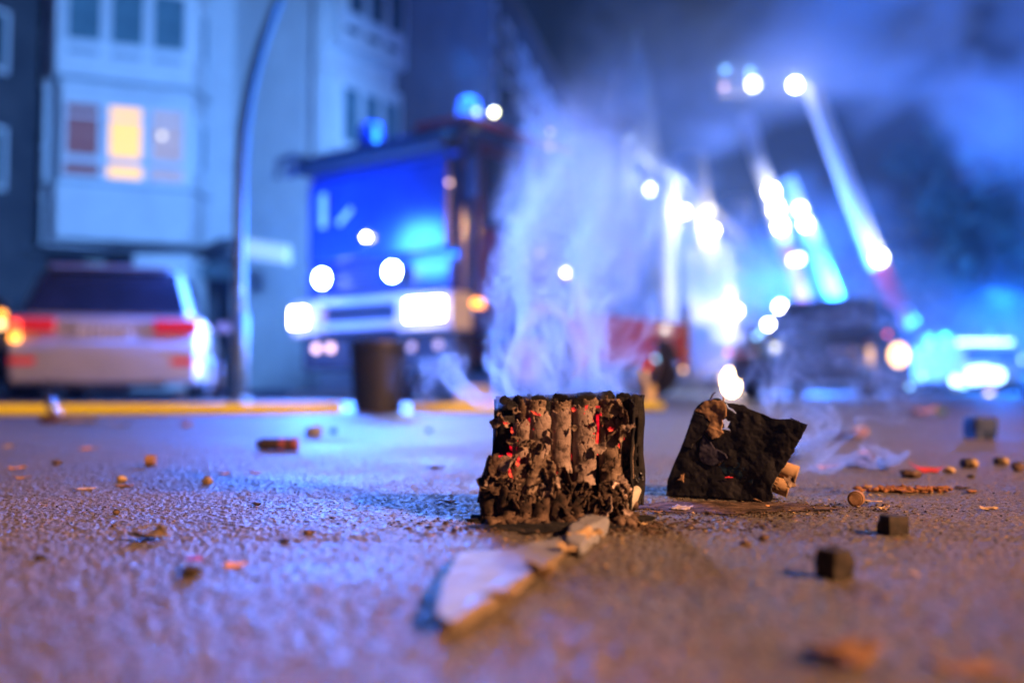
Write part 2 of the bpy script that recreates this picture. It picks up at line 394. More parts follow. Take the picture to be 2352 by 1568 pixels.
s0 = 0.10
cw = (LB - 0.2) / 3
for k, pm in enumerate((M_LITRED, M_LIT, M_LITDIM)):
    o = A0 + ex * (0.12 + k * cw) + nn * -0.04
    window(hs, (o.x, o.y, 5.98), ex, cw * 0.93, 1.5, pm, 1, 1.12)
    window(hs, (o.x, o.y, 5.50), ex, cw * 0.93, 0.44, pm if k else M_LITRED, 1, 0, fr=0.06)
    o = A0 + ex * (0.12 + k * cw) + nn * 0.08
    window(hs, (o.x, o.y, 8.92), ex, cw * 0.93, 1.6, M_CURTAIN, 1, 0)
    MB().span((0, -0.03, 0), (cw * 0.72, 0.05, 0.13)).build('spandrel_slot', M_PANEL, hs).matrix_basis = Matrix(((ex.x, -nn.x, 0, (o + ex * 0.1).x), (ex.y, -nn.y, 0, (o + ex * .1).y), (0, 0, 1, 8.66), (0, 0, 0, 1)))
lampb = MB().sphere((0, 0, 0), 0.075).build('pendant_lamp', mat('bright_pendant', (1, 1, .9), emit=(1, .88, .65), estr=1.6), hs, smooth=True); lampb.location = P(372, 312, 25.2)
# bay side windows
c = A1 + ex * 0.47 + back * 1.05; es = (c - A1); es.z = 0; es.normalize()
for z, h in ((5.9, 1.45), (8.9, 1.5)):
    o = A1 + es * 0.3; window(hs, (o.x, o.y, z), es, 0.7, h, M_CURTAIN, 1, 0, fr=0.12)
# wing bay 2 (windows on the street face of the wing)
e2 = (En - Dn).normalized(); n2 = Vector((e2.y, -e2.x, 0)); L2 = (En - Dn).length
def bay2(z0, z1, m, out=0.5, name='window_bay'):
    a = Dn + e2 * 0.05 + n2 * out; b = Dn + e2 * (L2 - 0.1) + n2 * out
    v = [p + Vector((0, 0, z)) for z in (z0, z1) for p in (a, b, b - n2 * out * 1.3, a - n2 * out * 1.3)]
    return MB().add(v, [(0, 1, 5, 4), (1, 2, 6, 5), (2, 3, 7, 6), (3, 0, 4, 7), (3, 2, 1, 0), (4, 5, 6, 7)]).build(name, m, hs)
bay2(5.6, 8.0, M_WFRAME, 0.30); bay2(8.65, 11.6, M_WFRAME, 0.45)
for z, zz in ((6.2, 1.5), (9.4, 1.7)):
    out = 0.30 if z < 8 else 0.45
    for k in range(3):
        o = Dn + e2 * (0.2 + k * (L2 - 0.4) / 3) + n2 * (out + 0.02)
        window(hs, (o.x, o.y, z), e2, (L2 - 0.4) / 3 * 0.94, zz, M_CURTAIN if z < 8 else M_GLASS, 1, 0, fr=0.07)
        if z > 8: MB().span((0, -0.03, 0), (0.45, 0.05, 0.14)).build('spandrel_slot', M_GLASS, hs).matrix_basis = Matrix(((e2.x, -n2.x, 0, (o + e2 * .08).x), (e2.y, -n2.y, 0, (o + e2 * .08).y), (0, 0, 1, 8.98), (0, 0, 0, 1)))
# ground floor: soffit, dark recess, white pier, awning
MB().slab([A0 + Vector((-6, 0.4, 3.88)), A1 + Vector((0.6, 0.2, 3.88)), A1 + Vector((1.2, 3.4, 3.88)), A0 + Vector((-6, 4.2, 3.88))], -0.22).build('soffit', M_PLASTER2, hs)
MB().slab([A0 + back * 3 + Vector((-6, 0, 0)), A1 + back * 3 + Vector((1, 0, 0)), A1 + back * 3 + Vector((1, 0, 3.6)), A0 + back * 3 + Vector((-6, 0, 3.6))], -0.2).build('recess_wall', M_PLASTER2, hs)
pa, pb = P(308, 700, 25.6), P(448, 700, 25.9)
MB().span((pa.x, 25.5, 0), (pb.x, 26.8, 3.62)).build('pier', M_WFRAME, hs)
aw = MB().slab([P(455, 602, 27.0), P(556, 566, 24.2), P(556, 550, 24.2), P(455, 590, 27.0)], 0.5); aw.build('awning', M_PLASTER2, hs)
MB().slab([P(466, 640, 26.5), P(540, 640, 25), P(540, 590, 25), P(466, 612, 26.5)], 0.1).build('shop_window', M_CURTAIN, hs)
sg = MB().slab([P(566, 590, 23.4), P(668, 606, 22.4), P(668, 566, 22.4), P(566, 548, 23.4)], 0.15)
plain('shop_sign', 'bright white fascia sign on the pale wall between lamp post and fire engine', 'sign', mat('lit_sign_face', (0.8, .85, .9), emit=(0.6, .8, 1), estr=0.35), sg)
# balcony/door shape in recess: pale poster
plain('notice_board', 'pale notice board in the dark recess above the silver car', 'notice board', mat('pale_board', (0.5, 0.55, 0.4), (0.3, 0.35, 0.35), 0.6, scale=5), MB().slab([P(196, 605, 27.2), P(242, 612, 27.2), P(240, 572, 27.2), P(190, 566, 27.2)], 0.06))

# dark house left edge of frame
dh = empty('dark_house', label='unlit dark house at the left edge beside the bay windowed house', cat='building')
a0, a1 = P(-420, 800, 21), P(104, 800, 26.5); a0.z = a1.z = 0
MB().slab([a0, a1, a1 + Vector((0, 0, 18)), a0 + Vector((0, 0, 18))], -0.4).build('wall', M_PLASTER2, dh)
ed = (a1 - a0).normalized()
for k in range(3):
    for z in (5.2, 8.2, 11.2):
        o = a0 + ed * (1.2 + 2.2 * k); window(dh, (o.x, o.y, z), ed, 1.1, 1.6, M_GLASS, 2)

# dark house row in the centre
def facade_house(name, label, a, b, H, wall_m, nst, ncol, base=4.2, win_m=M_GLASS, roof=True, fr=0.12, wscale=0.5, skip=None, thick=9, z0w=None):
    h = empty(name, label=label, cat='building')
    a = Vector(a); b = Vector(b); e = (b - a).normalized(); n = Vector((e.y, -e.x, 0)); L = (b - a).length
    MB().slab([a, b, b + Vector((0, 0, H)), a + Vector((0, 0, H))], -thick).build('wall', wall_m, h)
    if roof:
        q = [a + n * .4 + Vector((0, 0, H)), b + n * .4 + Vector((0, 0, H)), b - n * (thick / 2) + Vector((0, 0, H + 3.2)), a - n * (thick / 2) + Vector((0, 0, H + 3.2))]
        MB().slab(q, 0.25).build('roof', M_ROOF, h)
        MB().slab([a + n * .45 + Vector((0, 0, H - .35)), b + n * .45 + Vector((0, 0, H - .35)), b + Vector((0, 0, H - .35)), a + Vector((0, 0, H - .35))], 0.33).build('cornice', M_WFRAME if wall_m is not M_PLASTER2 else M_PLASTER2, h)
    sh = (H - base - 0.6) / nst
    for i in range(nst):
        for j in range(ncol):
            if skip and skip(i, j): continue
            o = a + e * (L * (j + 0.5 - wscale / 2) / ncol) + n * 0.03
            wm = win_m(i, j) if callable(win_m) else win_m
            window(h, (o.x, o.y, base + i * sh + sh * 0.22), e, L / ncol * wscale, sh * 0.6, wm, 2, 0, depth=0.12, fr=fr)
    return h, e, n, L
c0 = P(905, 896, 31); c1 = P(1292, 896, 62); c0.z = c1.z = 0
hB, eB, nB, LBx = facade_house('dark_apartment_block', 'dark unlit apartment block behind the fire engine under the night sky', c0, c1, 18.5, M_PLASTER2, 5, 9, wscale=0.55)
for i in range(4):
    for j in (1, 4, 7):
        o = c0 + eB * (LBx * (j + 0.1) / 9) + nB * 0.6
        q = [o + Vector((0, 0, 4.6 + i * 2.8)), o + eB * 3.2 + Vector((0, 0, 4.6 + i * 2.8)), o + eB * 3.2 - nB * .55 + Vector((0, 0, 4.6 + i * 2.8)), o - nB * .55 + Vector((0, 0, 4.6 + i * 2.8))]
        MB().slab(q, 0.95).build('balcony', M_PLASTER2, hB)

# floodlit facade far down the street
f0 = Vector((7.0, 62.3, 0)); f1 = Vector((47, 160, 0))
M_STAIR = mat('blown_out_stairwell_glass', (1, 1, 1), None, 0.5, emit=(0.92, 0.97, 1.0), estr=1.3)
hC, eC, nC, LC = facade_house('floodlit_house', 'tall cream house front brightly floodlit through smoke down the street', f0, f1, 16.5, M_CREAM, 5, 16, wscale=0.42, thick=12, skip=lambda i, j: j in (1, 2, 3))
def onC(u): return f0.lerp(f1, u)
for (x0, x1, ya, yb) in ((1527, 1546, 520, 742), (1578, 1626, 590, 745), (1632, 1676, 560, 785)):
    def uof(x):
        r = (x - 1176) / F; return (r * f0.y - f0.x) / ((f1.x - f0.x) - r * (f1.y - f0.y))
    ua, ub = uof(x0), uof(x1); pa, pb = onC(ua), onC(ub); dd = (pa.y + pb.y) / 2
    zt, zb = at(x0, ya, dd).z, at(x0, yb, dd).z
    q = [pa + nC * .25 + Vector((0, 0, zb)), pb + nC * .25 + Vector((0, 0, zb)), pb + nC * .25 + Vector((0, 0, zt)), pa + nC * .25 + Vector((0, 0, zt))]
    MB().slab(q, 0.12).build('stairwell_window', M_STAIR, hC)
# gables and dormer on the floodlit house
for u, w, hh in ((0.02, 5.5, 5.5), (0.20, 5.0, 4.0), (0.42, 6, 4.5)):
    p = onC(u) + nC * 0.5
    v = [p + Vector((0, 0, 15.5)), p + eC * w + Vector((0, 0, 15.5)), p + eC * w + Vector((0, 0, 17)), p + eC * w / 2 + Vector((0, 0, 16.5 + hh)), p + Vector((0, 0, 17))]
    MB().slab(v, -2.5).build('gable', M_CREAM, hC)
tp = at(1462, 200, 66)
tw = empty('church_tower', (tp.x, 66, 0), label='slim pale tower with pointed spire above the smoke', cat='tower')
MB().span((-0.62, -0.62, 0), (0.62, 0.62, 19.5)).build('tower_shaft', M_CREAM, tw)
MB().tube((0, 0, 19.5), (0, 0, 20.6), 0.85, 1.0, 8).tube((0, 0, 20.6), (0, 0, 24.6), 0.95, 0.04, 8).build('spire', mat('pale_copper_spire', (0.4, 0.5, 0.45), (0.5, 0.6, 0.55), .6, scale=2), tw)

# ---------------------------------------------------------------- street lamp post
lp = empty('street_lamp', (at(549, 925, 10).x, 10.0, 0), label='tall curved street lamp post standing left of the fire engine', cat='street lamp')
pts = [(0, 0, 0)]
for (x, y) in ((550, 700), (551, 500), (553, 380), (560, 290), (575, 200), (600, 105), (632, 20), (670, -60), (730, -140), (810, -190)):
    q = at(x, y, 10); pts.append((q.x - lp.location.x, 0, q.z))
MB().path([(0, 0, 0)] + [(0, 0, .9)], 0.085, 12).path(pts, [0.058] * 5 + [0.055, .052, .05, .046, .042, .038], 12).build('post', M_GALV, lp, smooth=True)
e = pts[-1]; MB().box((e[0] + .28, 0, e[2] + .01), (0.62, 0.24, 0.13)).build('lamp_head', M_GALV, lp, bevel=0.04)
MB().tube((0, 0, 0), (0, 0, 0.06), 0.13, 0.1, 16).build('base_collar', M_GALV, lp)
MB().box((0.0, -0.062, 1.12), (0.07, 0.02, 0.06)).build('fuse_cover', M_ALU, lp, bevel=0.008)
sn = MB().tube((0, 0, 0), (0, 0, 1.55), 0.035, n=10)
plain('marker_post', 'dark post standing just left of the street lamp', 'post', M_GALV, sn, loc=(at(541, 925, 10.6).x, 10.6, 0))
# ---------------------------------------------------------------- vehicles
def wheel(parent, c, r, wd, rim_m=None):
    """axle along local y"""
    t = MB().tube((0, -wd / 2, 0), (0, wd / 2, 0), r, n=28).build('wheel', M_RUBBER, parent, bevel=0.03, loc=c)
    rm = MB().tube((0, -wd / 2 - 0.012, 0), (0, wd / 2 + 0.012, 0), r * 0.62, n=24)
    for k in range(5):
        a = 2 * math.pi * k / 5
        rm.tube((0, -wd / 2 - 0.03, 0), (r * .55 * math.cos(a), -wd / 2 - 0.02, r * .55 * math.sin(a)), 0.03, n=6)
    rm.build('rim', rim_m or M_ALU, t)
    return t

def make_car(name, label, loc, heading, L, Wd, H, paint, rear=True, tail=M_TAIL):
    """local +x = forward, origin at ground centre"""
    g = empty(name, loc, heading, label, 'car')
    l, w = L / 2, Wd / 2; zs = H * 0.60
    prof = [(-l + .02, 0.20), (-l - .02, 0.40), (-l, 0.62), (-l + .10, 0.68), (-l + .05, zs), (-l + .6, zs + .03), (l * .28, zs + .01), (l - .25, zs * .86), (l - .02, 0.62), (l + .01, 0.4), (l - .06, 0.24), (-l + .2, 0.18)]
    b = MB()
    secs = [(-w, 0.90), (-w * .93, 1.0), (0, 1.03), (w * .93, 1.0), (w, .90)]
    cx, cz = 0, 0.5; n = len(prof); vs = []
    for (y, s) in secs:
        for (x, z) in prof: vs.append((cx + (x - cx) * (s if abs(x) > l * .8 else 1), y, cz + (z - cz) * (0.94 if abs(y) == w else 1)))
    fs = [(i * n + k, i * n + (k + 1) % n, (i + 1) * n + (k + 1) % n, (i + 1) * n + k) for i in range(4) for k in range(n)]
    fs += [tuple(range(n)), tuple(range(4 * n + n - 1, 4 * n - 1, -1))]
    b.add(vs, fs); b.build('body', paint, g, bevel=0.10, seg=3)
    # greenhouse
    xb0, xb1, xt0, xt1 = -l + .10, l * .38, -l + .48, l * .02
    yb, yt = w * .90, w * .72
    def cor(z0): 
        f = (z0 - zs) / (H - zs); return (xb0 + (xt0 - xb0) * f, xb1 + (xt1 - xb1) * f, yb + (yt - yb) * f)
    x0, x1, y0 = cor(zs); X0, X1, Y0 = cor(H)
    v = [(x0, -y0, zs), (x1, -y0, zs), (x1, y0, zs), (x0, y0, zs), (X0, -Y0, H - .02), (X1, -Y0, H - .02), (X1, Y0, H - .02), (X0, Y0, H - .02)]
    MB().add(v, [(0, 1, 5, 4), (1, 2, 6, 5), (2, 3, 7, 6), (3, 0, 4, 7), (4, 5, 6, 7), (3, 2, 1, 0)]).build('cabin', paint, g, bevel=0.12, seg=3)
    def pane(nm, pa, pb, fa, fb, sa, sb, off):
        # corners on bottom line pa->pb , top line
        V4 = [Vector(v[i]) for i in (pa, pb, pb + 4, pa + 4)]
        q = []
        for (s, f) in ((sa, fa), (sb, fa), (sb, fb), (sa, fb)):
            q.append(V4[0].lerp(V4[1], s).lerp(V4[3].lerp(V4[2], s), f))
        nr = (V4[1] - V4[0]).cross(V4[3] - V4[0]).normalized()
        q = [p + nr * off for p in q]
        MB().slab(q, 0.012).build(nm, M_CARGLASS, g)
    pane('rear_window', 3, 0, 0.06, 0.90, 0.04, 0.96, 0.012)
    pane('windscreen', 1, 2, 0.04, 0.92, 0.05, 0.95, 0.012)
    for (a_, b_) in ((0, 1), (2, 3)):
        pane('side_window', a_, b_, 0.10, 0.88, 0.06, 0.36, 0.012); pane('side_window', a_, b_, 0.10, 0.88, 0.39, 0.64, 0.012); pane('side_window', a_, b_, 0.10, 0.88, 0.67, 0.92, 0.012)
    for sx in (-1, 1):
        for sy in (-1, 1):
            wheel(g, (sx * l * .60, sy * (w - .10), 0.32), 0.32, 0.22)
        # lamps
        MB().box((-l + .04, sx * w * .72, zs - .09), (0.12, w * .46, .15)).build('tail_light', tail, g, bevel=0.02)
        MB().box((-l - .02, sx * w * .80, 0.42), (0.05, .24, .07)).build('reflector', M_TAIL, g, bevel=0.01)
        MB().box((l - .12, sx * w * .72, 0.68), (0.22, w * .36, .13)).build('headlight', M_ALU, g, bevel=0.03)
        MB().box((l * .30, sx * (w + .09), zs + .08), (0.14, .18, .13)).build('mirror', paint, g, bevel=0.03)
    pl = MB().box((-l - .015, 0, 0.72), (0.02, .52, .115)).build('number_plate', M_PLATE, g, bevel=0.004)
    MB().span((-l - .045, -w * .93, 0.50), (-l + .06, w * .93, 0.57)).build('bumper_edge', paint, g, bevel=0.02)
    MB().span((-l - .01, -w * .62, 0.15), (-l + .10, w * .62, 0.24)).build('diffuser', M_BLACK, g, bevel=0.02)
    MB().box((l * -.30, 0, H + .0), (.9, w * .9, .02)).build('roof_skin', paint, g, bevel=0.008)
    return g, l, w, zs

c1p = at(262, 925, 10.5)
ca, l, w, zs = make_car('silver_estate_car', 'silver estate car with red tail lamps parked at left seen from behind', (c1p.x - .52, 12.35, 0), R(90 + 14), 4.5, 1.92, 1.46, M_SILVER)
# details of its tailgate
MB().span((-l - .025, -0.42, 0.60), (-l + .03, 0.42, 0.63)).build('plate_recess', M_BLACK, ca, bevel=0.005)
for k, (y, wd) in enumerate(((-.20, .03), (-.15, .02), (-.08, .03), (-.02, .02), (.05, .03), (.12, .03), (.18, .02))):
    MB().box((-l - .03, y, .72), (0.006, wd, .075)).build('plate_mark', M_BLACK, ca)
MB().box((-l + .035, 0, zs - .05), (0.06, .13, .08)).build('badge', M_ALU, ca, bevel=0.02)
MB().span((-l + .02, -w * .42, zs - .13), (-l + .06, w * .42, zs - .09)).build('chrome_strip', M_ALU, ca, bevel=0.01)
MB().box((-l + .012, w * .88, zs - .10), (0.10, .10, .11)).build('lit_brake_lamp', M_TAILLIT, ca, bevel=0.02)
MB().box((-l + .012, w * .88, zs - .22), (0.10, .09, .08)).build('lit_indicator', M_AMBER, ca, bevel=0.02)
MB().span((-l + .30, -w * .62, 1.41), (-l + .62, w * .62, 1.44)).build('spoiler', M_SILVER, ca, bevel=0.015)

cb, l2, w2_, zs2 = make_car('dark_saloon_car', 'dark car with lit amber lamps half cut off by the left edge', (at(-190, 925, 12.8).x, 13.6, 0), R(-62), 4.4, 1.8, 1.43, M_DARKCAR)
for (x, y, r, m_) in ((4, 722, .05, M_AMBER), (46, 742, .055, M_AMBER), (46, 800, .035, M_BULBO), (2, 745, .05, M_BULBO), (30, 748, .04, M_BULBO)):
    q = at(x, y, 12.0); q = cb.matrix_basis.inverted() @ q if False else q
    o = MB().sphere((0, 0, 0), r, 12, 8).build('lamp_lens', m_, cb, smooth=True)
    Mi = (Matrix.Translation(cb.location) @ Euler(cb.rotation_euler).to_matrix().to_4x4()).inverted()
    o.location = Mi @ q

cd, l3, w3_, zs3 = make_car('dark_estate_car', 'large dark car standing beyond the smoking black box at right', (at(1915, 915, 16.2).x, 16.4, 0), R(-120), 4.8, 1.95, 1.66, M_DARKCAR)
Mi3 = (Matrix.Translation(cd.location) @ Euler(cd.rotation_euler).to_matrix().to_4x4()).inverted()
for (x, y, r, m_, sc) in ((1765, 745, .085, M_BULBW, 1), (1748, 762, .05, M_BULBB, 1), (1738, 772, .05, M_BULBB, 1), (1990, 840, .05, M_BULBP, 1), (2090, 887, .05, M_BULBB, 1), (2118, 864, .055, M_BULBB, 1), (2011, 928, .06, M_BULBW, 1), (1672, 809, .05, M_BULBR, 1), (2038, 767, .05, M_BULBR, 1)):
    o = MB().sphere((0, 0, 0), r * 0.6, 10, 8).build('lamp_glint', m_, cd, smooth=True); o.location = Mi3 @ at(x, y, 14.6)  # glowing spheres stand in for reflections on the car's glass
o = MB().sphere((0, 0, 0), 0.13, 12, 8, (0.7, 1, 1.3)).build('lit_window_reflection', M_BULBO, cd, smooth=True); o.location = Mi3 @ at(2064, 815, 14.8)  # orange reflection made as a glowing ball, no lamp here

# ---- fire engine
T0 = Vector((-2.55, 12.0, 0)); TR = R(-38)
ft = empty('fire_engine', T0, TR, 'fire engine with blazing blue flashers and white bumper facing the camera', 'fire engine')
WT = 2.5
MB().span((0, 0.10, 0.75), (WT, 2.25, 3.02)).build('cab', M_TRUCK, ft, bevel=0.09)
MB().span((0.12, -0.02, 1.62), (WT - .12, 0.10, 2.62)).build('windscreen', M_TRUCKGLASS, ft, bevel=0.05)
MB().span((0.05, -0.16, 2.70), (WT - .05, 0.12, 2.86)).build('sun_visor', M_BLACK, ft, bevel=0.03)
MB().span((-0.03, -0.12, 0.76), (0.48, 0.22, 1.17)).span((1.72, -0.12, 0.76), (WT + .03, 0.22, 1.17)).span((0.48, -0.12, 1.09), (1.72, 0.2, 1.17)).span((0.48, -0.13, 0.80), (1.72, 0.2, 0.90)).build('bumper', M_WHITEP, ft, bevel=0.025)
MB().span((0.48, -0.03, 0.90), (1.72, 0.10, 1.09)).build('bumper_recess', M_BLACK, ft)
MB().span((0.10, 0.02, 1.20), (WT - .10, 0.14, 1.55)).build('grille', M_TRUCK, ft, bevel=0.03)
for k in range(5): MB().span((0.65, -0.005, 1.23 + .06 * k), (WT - .65, 0.03, 1.262 + .06 * k)).build('grille_slat', M_BLACK, ft)
MB().span((0.03, 0.0, 0.36), (WT - .03, 0.35, 0.76)).build('lower_apron', M_BLACK, ft, bevel=0.03)
for s, wd in ((0.13, .25), (2.17, .52)):
    h = MB().box((s, -0.09, 0.985), (wd + .05, .10, .27)).build('headlight', M_ALU, ft, bevel=0.02)
    MB().box((s, -0.15, 0.985), (wd, .03, .21)).build('lens', M_BULBH, h, bevel=0.01)
for s in (0.50, 1.65):
    h = MB().tube((s, 0.0, 1.43), (s, -0.10, 1.43), 0.10, n=20).build('blue_flasher', M_BLUEDARK, ft)
    MB().tube((s, -0.10, 1.43), (s, -0.125, 1.43), 0.085, n=20).build('lens', M_BULBX, h)
for s, z in ((.30, .62), (.55, .62), (1.85, .60), (2.25, .61)):
    MB().tube((s, 0.0, z), (s, -0.03, z), 0.045, n=14).build('fog_lamp', M_BULBP if s < 1 else mat('dim_fog_lamp', (.8, .7, .6), emit=(1, .7, .55), estr=.6), ft)
for s in (0.82,): 
    MB().tube((s, .35, 3.02), (s, .35, 3.30), 0.17, 0.13, 16).build('beacon', M_BLUEDARK, ft, bevel=.02)
MB().tube((2.28, .45, 3.02), (2.28, .45, 3.12), 0.17, .17, 16).build('beacon_foot', M_BLACK, ft)
MB().tube((2.28, .45, 3.12), (2.28, .45, 3.36), 0.15, 0.11, 16).build('beacon', M_BLUELENS, ft, bevel=.02)
MB().span((1.75, .12, 3.02), (WT, 2.2, 3.10)).build('roof_locker', M_REDP, ft, bevel=.02)
# mirror bracket at the left, side mirrors
m1 = MB().path([(0.05, 0.2, 2.92), (-.12, -.05, 2.98), (-.30, -.12, 2.93), (-.34, -.12, 2.72)], 0.045, 8).build('mirror_arm', M_BLACK, ft)
MB().box((-.05, -.12, 2.78), (.22, .06, .18)).build('mirror', M_ALU, m1, bevel=.02)
m2 = MB().path([(WT - .02, .2, 2.75), (WT + .18, .05, 2.8), (WT + .25, .0, 2.6)], 0.03, 8).build('mirror_arm', M_BLACK, ft)
MB().box((WT + .25, 0, 2.35), (.16, .08, .42)).build('mirror', M_BLACK, m2, bevel=.02)
# white strips stand in for light reflected on the windscreen
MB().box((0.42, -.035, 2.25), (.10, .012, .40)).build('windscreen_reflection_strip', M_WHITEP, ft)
MB().box((.80, -.035, 2.14), (.26, .012, .055), Matrix.Rotation(R(-35), 3, 'Y')).build('wiper_glint', M_WHITEP, ft)
def marker(t, z, r, m_, side=True, s=None, nm='marker_lamp_or_reflection'):
    c = (WT + 0.03, t, z) if side else (s, -.06, z)
    MB().sphere(c, r * .6, 12, 8).build(nm, m_, ft, smooth=True)
for t, z, r, m_ in ((.58, 3.20, .055, M_BULBY), (.28, 3.14, .05, mat('pale_work_light', (1, 1, 1), emit=(.7, 1, .9), estr=2.5)), (1.64, 3.2, .035, M_BULBP), (1.64, 3.02, .035, M_BULBP), (1.42, 1.72, .035, M_BULBP), (1.95, 1.55, .035, M_BULBW), (2.0, 1.52, .035, M_BULBO)): marker(t, z, r, m_)
marker(0, 2.32, .04, M_BULBP, False, 2.44); marker(0, 1.86, .05, M_BULBH, False, 1.18)  # second sphere is no lamp: a windscreen reflection made to glow
MB().box((WT + .04, .30, 1.06), (.06, .14, .08)).build('side_marker', M_AMBER, ft, bevel=.01)
# cab side: doors, windows, steps, stripes
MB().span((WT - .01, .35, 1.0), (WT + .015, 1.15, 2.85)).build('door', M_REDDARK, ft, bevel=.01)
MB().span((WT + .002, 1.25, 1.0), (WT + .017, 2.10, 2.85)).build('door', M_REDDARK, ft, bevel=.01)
MB().span((WT + .016, .42, 1.9), (WT + .026, 1.08, 2.7)).build('side_window', M_CARGLASS, ft)
MB().span((WT + .018, 1.32, 1.9), (WT + .028, 2.03, 2.7)).build('side_window', M_CARGLASS, ft)
MB().span((WT - .10, 2.27, .30), (WT + .03, 2.38, 1.5)).build('white_edge_post', M_WHITEP, ft)
wl = wheel(ft, (WT - .18, 1.62, 0.50), 0.48, 0.34, mat('orange_lit_rim', (.75, .5, .32), (.6, .4, .26), .4, scale=8))  # orange light on the front wheel painted into its rim colour
wheel(ft, (.2, 1.62, 0.50), 0.48, 0.34)
mg = MB().path([(WT + .02, 1.62 + .60 * math.cos(a), .50 + .60 * math.sin(a)) for a in [math.pi * k / 12 for k in range(13)]], 0.055, 8).build('mudguard', mat('orange_lit_mudguard', (.8, .55, .35), (.7, .5, .33), .35, scale=8), ft)  # orange light painted into the mudguard colour as well
# low rear deck (turntable ladder chassis)
MB().span((.1, 2.45, .45), (WT, 5.1, 1.10)).build('rear_deck', M_REDP, ft, bevel=.03)
MB().span((.3, 2.3, .35), (WT - .3, 5.3, .5)).build('chassis', M_BLACK, ft)
for k, t in enumerate((2.55, 3.30, 4.05)):
    MB().span((WT + .002, t, .52), (WT + .02, t + .70, 1.04)).build('locker_shutter', M_REDP, ft, bevel=.008)
MB().span((WT - .05, 5.06, .3), (WT + .03, 5.14, 1.35)).build('rear_post', M_ALU, ft)
for t, z, m_ in ((4.1, .56, M_BULBB), (4.75, .56, M_BULBB), (4.9, .42, M_BULBO), (4.5, .42, M_BULBP), (3.9, .44, M_BULBR)): marker(t, z, .04, m_)
wheel(ft, (WT - .2, 4.3, 0.46), 0.44, 0.34); wheel(ft, (.2, 4.3, 0.46), 0.44, 0.34)

# ---- distant ladders, basket, red beams
def ladder(name, label, pts_px, d, wd, m_list, lamp_px=()):
    g = empty(name, at(*pts_px[-1], d), label=label, cat='ladder')
    o0 = Vector(g.location)
    for i in range(len(pts_px) - 1):
        a, b = at(*pts_px[i], d) - o0, at(*pts_px[i + 1], d) - o0
        s = (b - a).normalized(); sd = Vector((s.z, 0, -s.x)) * wd / 2
        for sg in (-1, 1):
            for dy in (-.28, .28):
                MB().tube(a + sd * sg + Vector((0, dy, 0)), b + sd * sg + Vector((0, dy, 0)), .12, n=6).build('rail', m_list[i], g)
        n = int((b - a).length / 0.55)
        rg = MB().tube(-sd, sd, .05, n=6).mesh('rung', m_list[i])
        for k in range(1, n):
            link('rung', rg, g, a.lerp(b, k / n) + Vector((0, -.28, 0)))
    for (x, y, r, m_) in lamp_px:
        MB().sphere(at(x, y, d - .5) - o0, r, 12, 8).build('work_lamp', m_, g, smooth=True)
    return g
ladder('aerial_ladder', 'long pale turntable ladder leaning far right with red lower section', [(1862, 196), (1936, 395), (2020, 612), (2090, 750)], 42, .34, [M_WHITEP, M_WHITEP, M_REDP], [(1826, 195, .20, M_BULBW), (2020, 592, .27, M_BULBY)])
ladder('aerial_ladder', 'shorter bright ladder section left of the longest ladder', [(1808, 410), (1842, 500), (1870, 555), (1925, 700)], 46, .34, [M_WHITEP, M_WHITEP, M_ALU], [(1838, 480, .22, M_BULBY), (1850, 515, .2, M_BULBW)])
g3 = ladder('aerial_ladder', 'ladder with rescue basket at its top and red foot in the smoke', [(1712, 262), (1742, 372), (1775, 460), (1800, 560), (1845, 700)], 44, .30, [M_ALU, M_WHITEP, M_WHITEP, M_REDP], [(1772, 440, .24, M_BULBW), (1783, 480, .24, M_BULBW), (1793, 520, .22, M_BULBW), (1836, 594, .16, M_BULBY), (1822, 597, .14, M_BULBY)])
bk = empty('rescue_basket', at(1690, 215, 44), label='rescue basket with lamps at the top of the middle ladder', cat='basket')
MB().span((-.75, -.5, 0), (.75, .5, .1)).build('basket_floor', M_ALU, bk)
for z in (.55, 1.05): MB().path([(-.75, -.5, z), (.75, -.5, z), (.75, .5, z), (-.75, .5, z), (-.75, -.5, z)], .05, 6).build('basket_rail', M_WHITEP, bk)
for x in (-.75, 0, .75):
    for y in (-.5, .5): MB().tube((x, y, .1), (x, y, 1.05), .04, n=6).build('basket_post', M_WHITEP, bk)
for (x, y, r, m_) in ((1730, 194, .22, M_BULBY), (1723, 165, .14, M_BULBB), (1666, 160, .12, M_BULBB), (1664, 199, .12, M_BULBP)):
    MB().sphere(at(x, y, 43.4) - bk.location, r, 12, 8).build('basket_lamp', m_, bk, smooth=True)

lamp('ladder_lamp_light', 'POINT', at(2000, 560, 40.6), 110, (1, .98, .8), .3)
lamp('ladder_lamp_light', 'POINT', at(1770, 470, 42.6), 150, (1, .98, .8), .3)
# floodlights hung on the far house
def floodlight(x, y, u, r, label, m_=M_BULBW):
    p = onC(u) + nC * 0.9; d = p.y; q = at(x, y, d)
    g = empty('floodlight', (q.x, d, q.z), label=label, cat='floodlight', group='floodlights on the far house front')
    MB().tube((0, .18, 0), (0, 0, 0), r * .8, r * 1.05, 16).build('housing', M_BLACK, g)
    MB().sphere((0, -.05, 0), r, 14, 8, (1, .5, 1)).build('lens', m_, g, smooth=True)
    MB().path([(0, .1, 0), (0, 1.2, -.3)], .05, 6).build('bracket', M_BLACK, g)
    return q, d
FL = [floodlight(1490, 435, .055, .30, 'highest and leftmost big floodlight shining through the smoke'),
      floodlight(1570, 487, .15, .33, 'second floodlight from the left just above the bright stairwell'),
      floodlight(1638, 530, .26, .34, 'third floodlight from the left over the bright stairwell windows'),
      floodlight(1690, 715, .37, .42, 'lowest floodlight right of the stairwell windows')]

M_BULBV = mat('far_blue_white_light', (1, 1, 1), None, .5, emit=(.32, .58, 1.0), estr=9.0)
